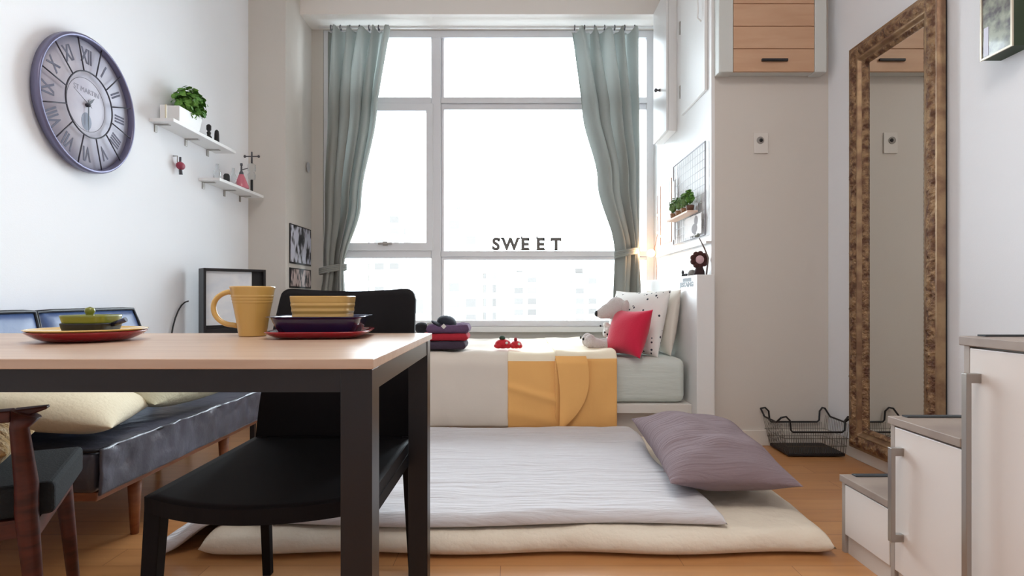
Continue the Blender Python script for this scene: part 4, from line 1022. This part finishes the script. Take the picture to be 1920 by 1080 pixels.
b = MB(); b.lathe((1.045, 3.42, zt3), [(0.001, 0), (0.024, 0), (0.028, 0.012), (0.018, 0.030), (0.001, 0.036)], 20); tag(b.build('pebble', mat('grey_stone', (150, 148, 144), 0.8)), 'small grey rounded stone on the headboard beside the brown figure', 'stone')
b = MB(); b.lathe((1.03, 3.56, zt3), [(0.001, 0), (0.008, 0), (0.005, 0.012), (0.008, 0.024), (0.004, 0.036), (0.001, 0.038)], 14); tag(b.build('figurine', M_dark), 'tiny tall black figurine on the headboard ledge', 'figurine')
for y, l in ((3.52, 'tiny round black bead next to the tall black figurine'), (3.49, 'tiny round black bead nearest the grey stone')):
    b = MB(); b.ell((1.03, y, zt3+0.008), (0.008, 0.008, 0.008), n=12); tag(b.build('bead', M_dark), l, 'bead')

# ================================================================ PLUSH ANIMAL
t = thing('plush_animal', 'sitting grey plush animal with long snout and dark nose on the bed', 'plush toy', (0.60, 3.60, 0.52))
D_ = 3.60
def blob(name, ells, m, vox=0.006):
    b = MB()
    for e in ells: b.ell(*e)
    o = b.build(name, m, t, True, weld=False)
    md = o.modifiers.new('r', 'REMESH'); md.mode = 'VOXEL'; md.voxel_size = vox; md.use_smooth_shade = True
    md = o.modifiers.new('sm', 'SMOOTH'); md.iterations = 12; md.factor = 0.6; return o
RY = lambda a: Matrix.Rotation(a, 3, 'Y')
blob('head', [(at(1155, 578, D_), (0.064, 0.066, 0.070), RY(0.1)), (at(1142, 583, D_), (0.062, 0.050, 0.050), RY(-0.2)), (at(1131, 587, D_), (0.048, 0.038, 0.036), RY(-0.2))], M_plush)
b = MB(); b.ell(at(1119, 588, D_), (0.015, 0.020, 0.020)); b.build('nose', M_dark, t)
for s_ in (-1, 1):
    p = at(1167, 576, D_)+Vector((0.008, s_*0.058, 0)); blob('ear', [(p, (0.024, 0.011, 0.048), RY(0.15))], M_plush, 0.004)
blob('body', [(at(1160, 622, D_), (0.062, 0.070, 0.085)), (at(1160, 640, D_), (0.075, 0.080, 0.052)), (at(1158, 604, D_), (0.042, 0.05, 0.05))], M_plush)
blob('bib', [(at(1138, 620, D_), (0.022, 0.052, 0.045), RY(0.35)), (at(1136, 609, D_), (0.018, 0.035, 0.018))], M_plushw, 0.004)
b = MB()
for q_ in ((1126, 611), (1134, 623), (1139, 627)): b.ell(at(q_[0], q_[1], D_-0.050), (0.006, 0.006, 0.006), n=12)
b.build('bib_spots', M_dark, t)['kind'] = 'stuff'
for s_, dd in ((-1, -0.075), (1, 0.06)):
    c_ = Vector((0, dd, 0))
    blob('leg', [(at(1140, 644, D_)+c_, (0.070, 0.034, 0.030), RY(0.02)), (at(1103, 638, D_)+c_, (0.034, 0.034, 0.044), RY(0.2)), (at(1116, 643, D_)+c_, (0.045, 0.032, 0.032))], M_plush)
    b = MB(); b.ell(at(1091, 634, D_)+c_, (0.006, 0.010, 0.010), n=12); b.build('paw_spot', M_dark, t)
    blob('arm', [(at(1150, 618, D_)+Vector((0, dd, 0)), (0.026, 0.022, 0.060), RY(0.6))], M_plush, 0.005)

# ================================================================ THINGS ON BED LEFT
def flat(name, m, xa, xb_, ya, yb_, z0, T, label, cat, seed=0, amp=0.004, rz=0.0, group=None):
    cxm, cym = (xa+xb_)/2, (ya+yb_)/2
    def f(u, v):
        x = xa+(xb_-xa)*u-cxm; y = ya+(yb_-ya)*v-cym
        return (cxm+x*math.cos(rz)-y*math.sin(rz), cym+x*math.sin(rz)+y*math.cos(rz), z0)
    o = pad(name, m, f, T, 0.08, 0.08, 24, 24, nz=amp, nf=14, seed=seed, low=0.45); tag(o, label, cat, group); return o
zb_t = 0.487+0.006+0.030
Y_ = 3.62
def X_(px, D=3.45): return (px-CX)*D/F
flat('folded_garment', mat('dark_plum_knit', (58, 46, 62), 0.95, bump=(40, .3)), X_(790), X_(874), 3.40, 3.64, zb_t+0.004, 0.048, 'dark plum folded garment at the bottom of the pile on the bed', 'garment', 3, group='folded clothes on the bed')
flat('folded_garment', mat('red_knit', (170, 34, 50), 0.95, bump=(40, .3)), X_(788), X_(878), 3.41, 3.63, zb_t+0.054, 0.042, 'red folded garment in the middle of the pile on the bed', 'garment', 6, group='folded clothes on the bed')
flat('folded_garment', mat('purple_knit', (98, 74, 104), 0.95, bump=(40, .3)), X_(800), X_(880), 3.42, 3.62, zb_t+0.098, 0.050, 'purple folded garment on top of the red one on the bed', 'garment', 9, amp=0.012, group='folded clothes on the bed')
p = at(837, 605, 3.50)
t = thing('cap', 'dark navy cap with a white badge on the purple garment', 'cap', (p.x, 3.50, p.z-0.05))
b = MB(); b.ell((p.x, 3.52, p.z), (0.060, 0.07, 0.042), RY(0.25)); b.build('crown', mat('navy_cloth', (30, 34, 48), 0.8), t)
b = MB(); b.ell((p.x-0.042, 3.47, p.z-0.012), (0.050, 0.05, 0.012), RY(0.5)); b.build('brim', MATS['navy_cloth'], t)
b = MB(); c = at(832, 612, 3.415); b.box(-0.011, 0.011, -0.001, 0.001, -0.011, 0.011, rot=Matrix.Translation(c) @ Rm('Y', PI/4)); b.build('badge', M_plushw, t)
p = at(792, 614, 3.72)
b = MB(); b.ell((p.x-0.005, 3.72, p.z), (0.045, 0.05, 0.034)); b.ell((p.x+0.05, 3.72, p.z-0.026), (0.09, 0.06, 0.020)); b.ell((p.x, 3.72, 0.545), (0.08, 0.07, 0.030)); o = b.build('black_scarf', mat('black_cloth', (26, 26, 32), 0.9), None, True, weld=False); tag(o, 'black bundled cloth beside the navy cap, behind the chair back', 'cloth')
md = o.modifiers.new('r', 'REMESH'); md.mode = 'VOXEL'; md.voxel_size = 0.008; md.use_smooth_shade = True
b = MB(); b.tube([(p.x+0.035, 3.70, p.z+0.012), (p.x+0.05, 3.70, p.z+0.012), (p.x+0.125, 3.69, p.z+0.012)], [0.020, 0.022, 0.022], 16); tag(b.build('rolled_cloth', mat('grey_cloth', (168, 168, 160), 0.9)), 'grey rolled cloth lying on the black bundle beside the cap', 'cloth')
# red toys
M_tr = mat('toy_red', (196, 24, 40), 0.7)
for (px, w_, h_, lab, topc) in ((943, 0.075, 0.062, 'larger little red toy with a dark green cap on the bed', (44, 70, 52)), (968, 0.052, 0.052, 'smaller little red toy beside the larger one on the bed', (150, 30, 44))):
    D2 = 3.46; c = at(px, 657, D2); z0 = zb_t+0.008; c.z = z0
    t = thing('red_toy', lab, 'toy', c)
    o = None; b = MB(); b.ell((c.x, D2, z0+h_*0.42), (w_*0.62, 0.035, h_*0.45)); b.ell((c.x-w_*0.35, D2-0.01, z0+h_*0.25), (w_*0.35, 0.03, h_*0.26)); b.ell((c.x+w_*0.4, D2-0.01, z0+h_*0.28), (w_*0.3, 0.03, h_*0.28)); b.build('body', M_tr, t, weld=False)
    b = MB(); b.ell((c.x-0.004, D2, z0+h_*0.98), (0.018 if px < 950 else 0.010, 0.018, 0.014)); b.build('cap', mat('toycap%d' % px, topc, 0.8), t)
    b = MB(); b.ell((c.x+w_*0.30, D2-0.035, z0+h_*0.55), (0.008, 0.008, 0.008)); b.build('pompom', M_plushw, t)

# ceiling lamp (gives the room light behind and above the camera)
t = thing('ceiling_lamp', 'square white ceiling lamp above the room, outside the picture', 'lamp', (0.1, 0.6, 3.37))
b = MB(); b.box(-0.52, 0.72, -0.02, 1.22, 3.375, 3.399); bevel(b.build('lamp_body', M_white, t), 0.005)
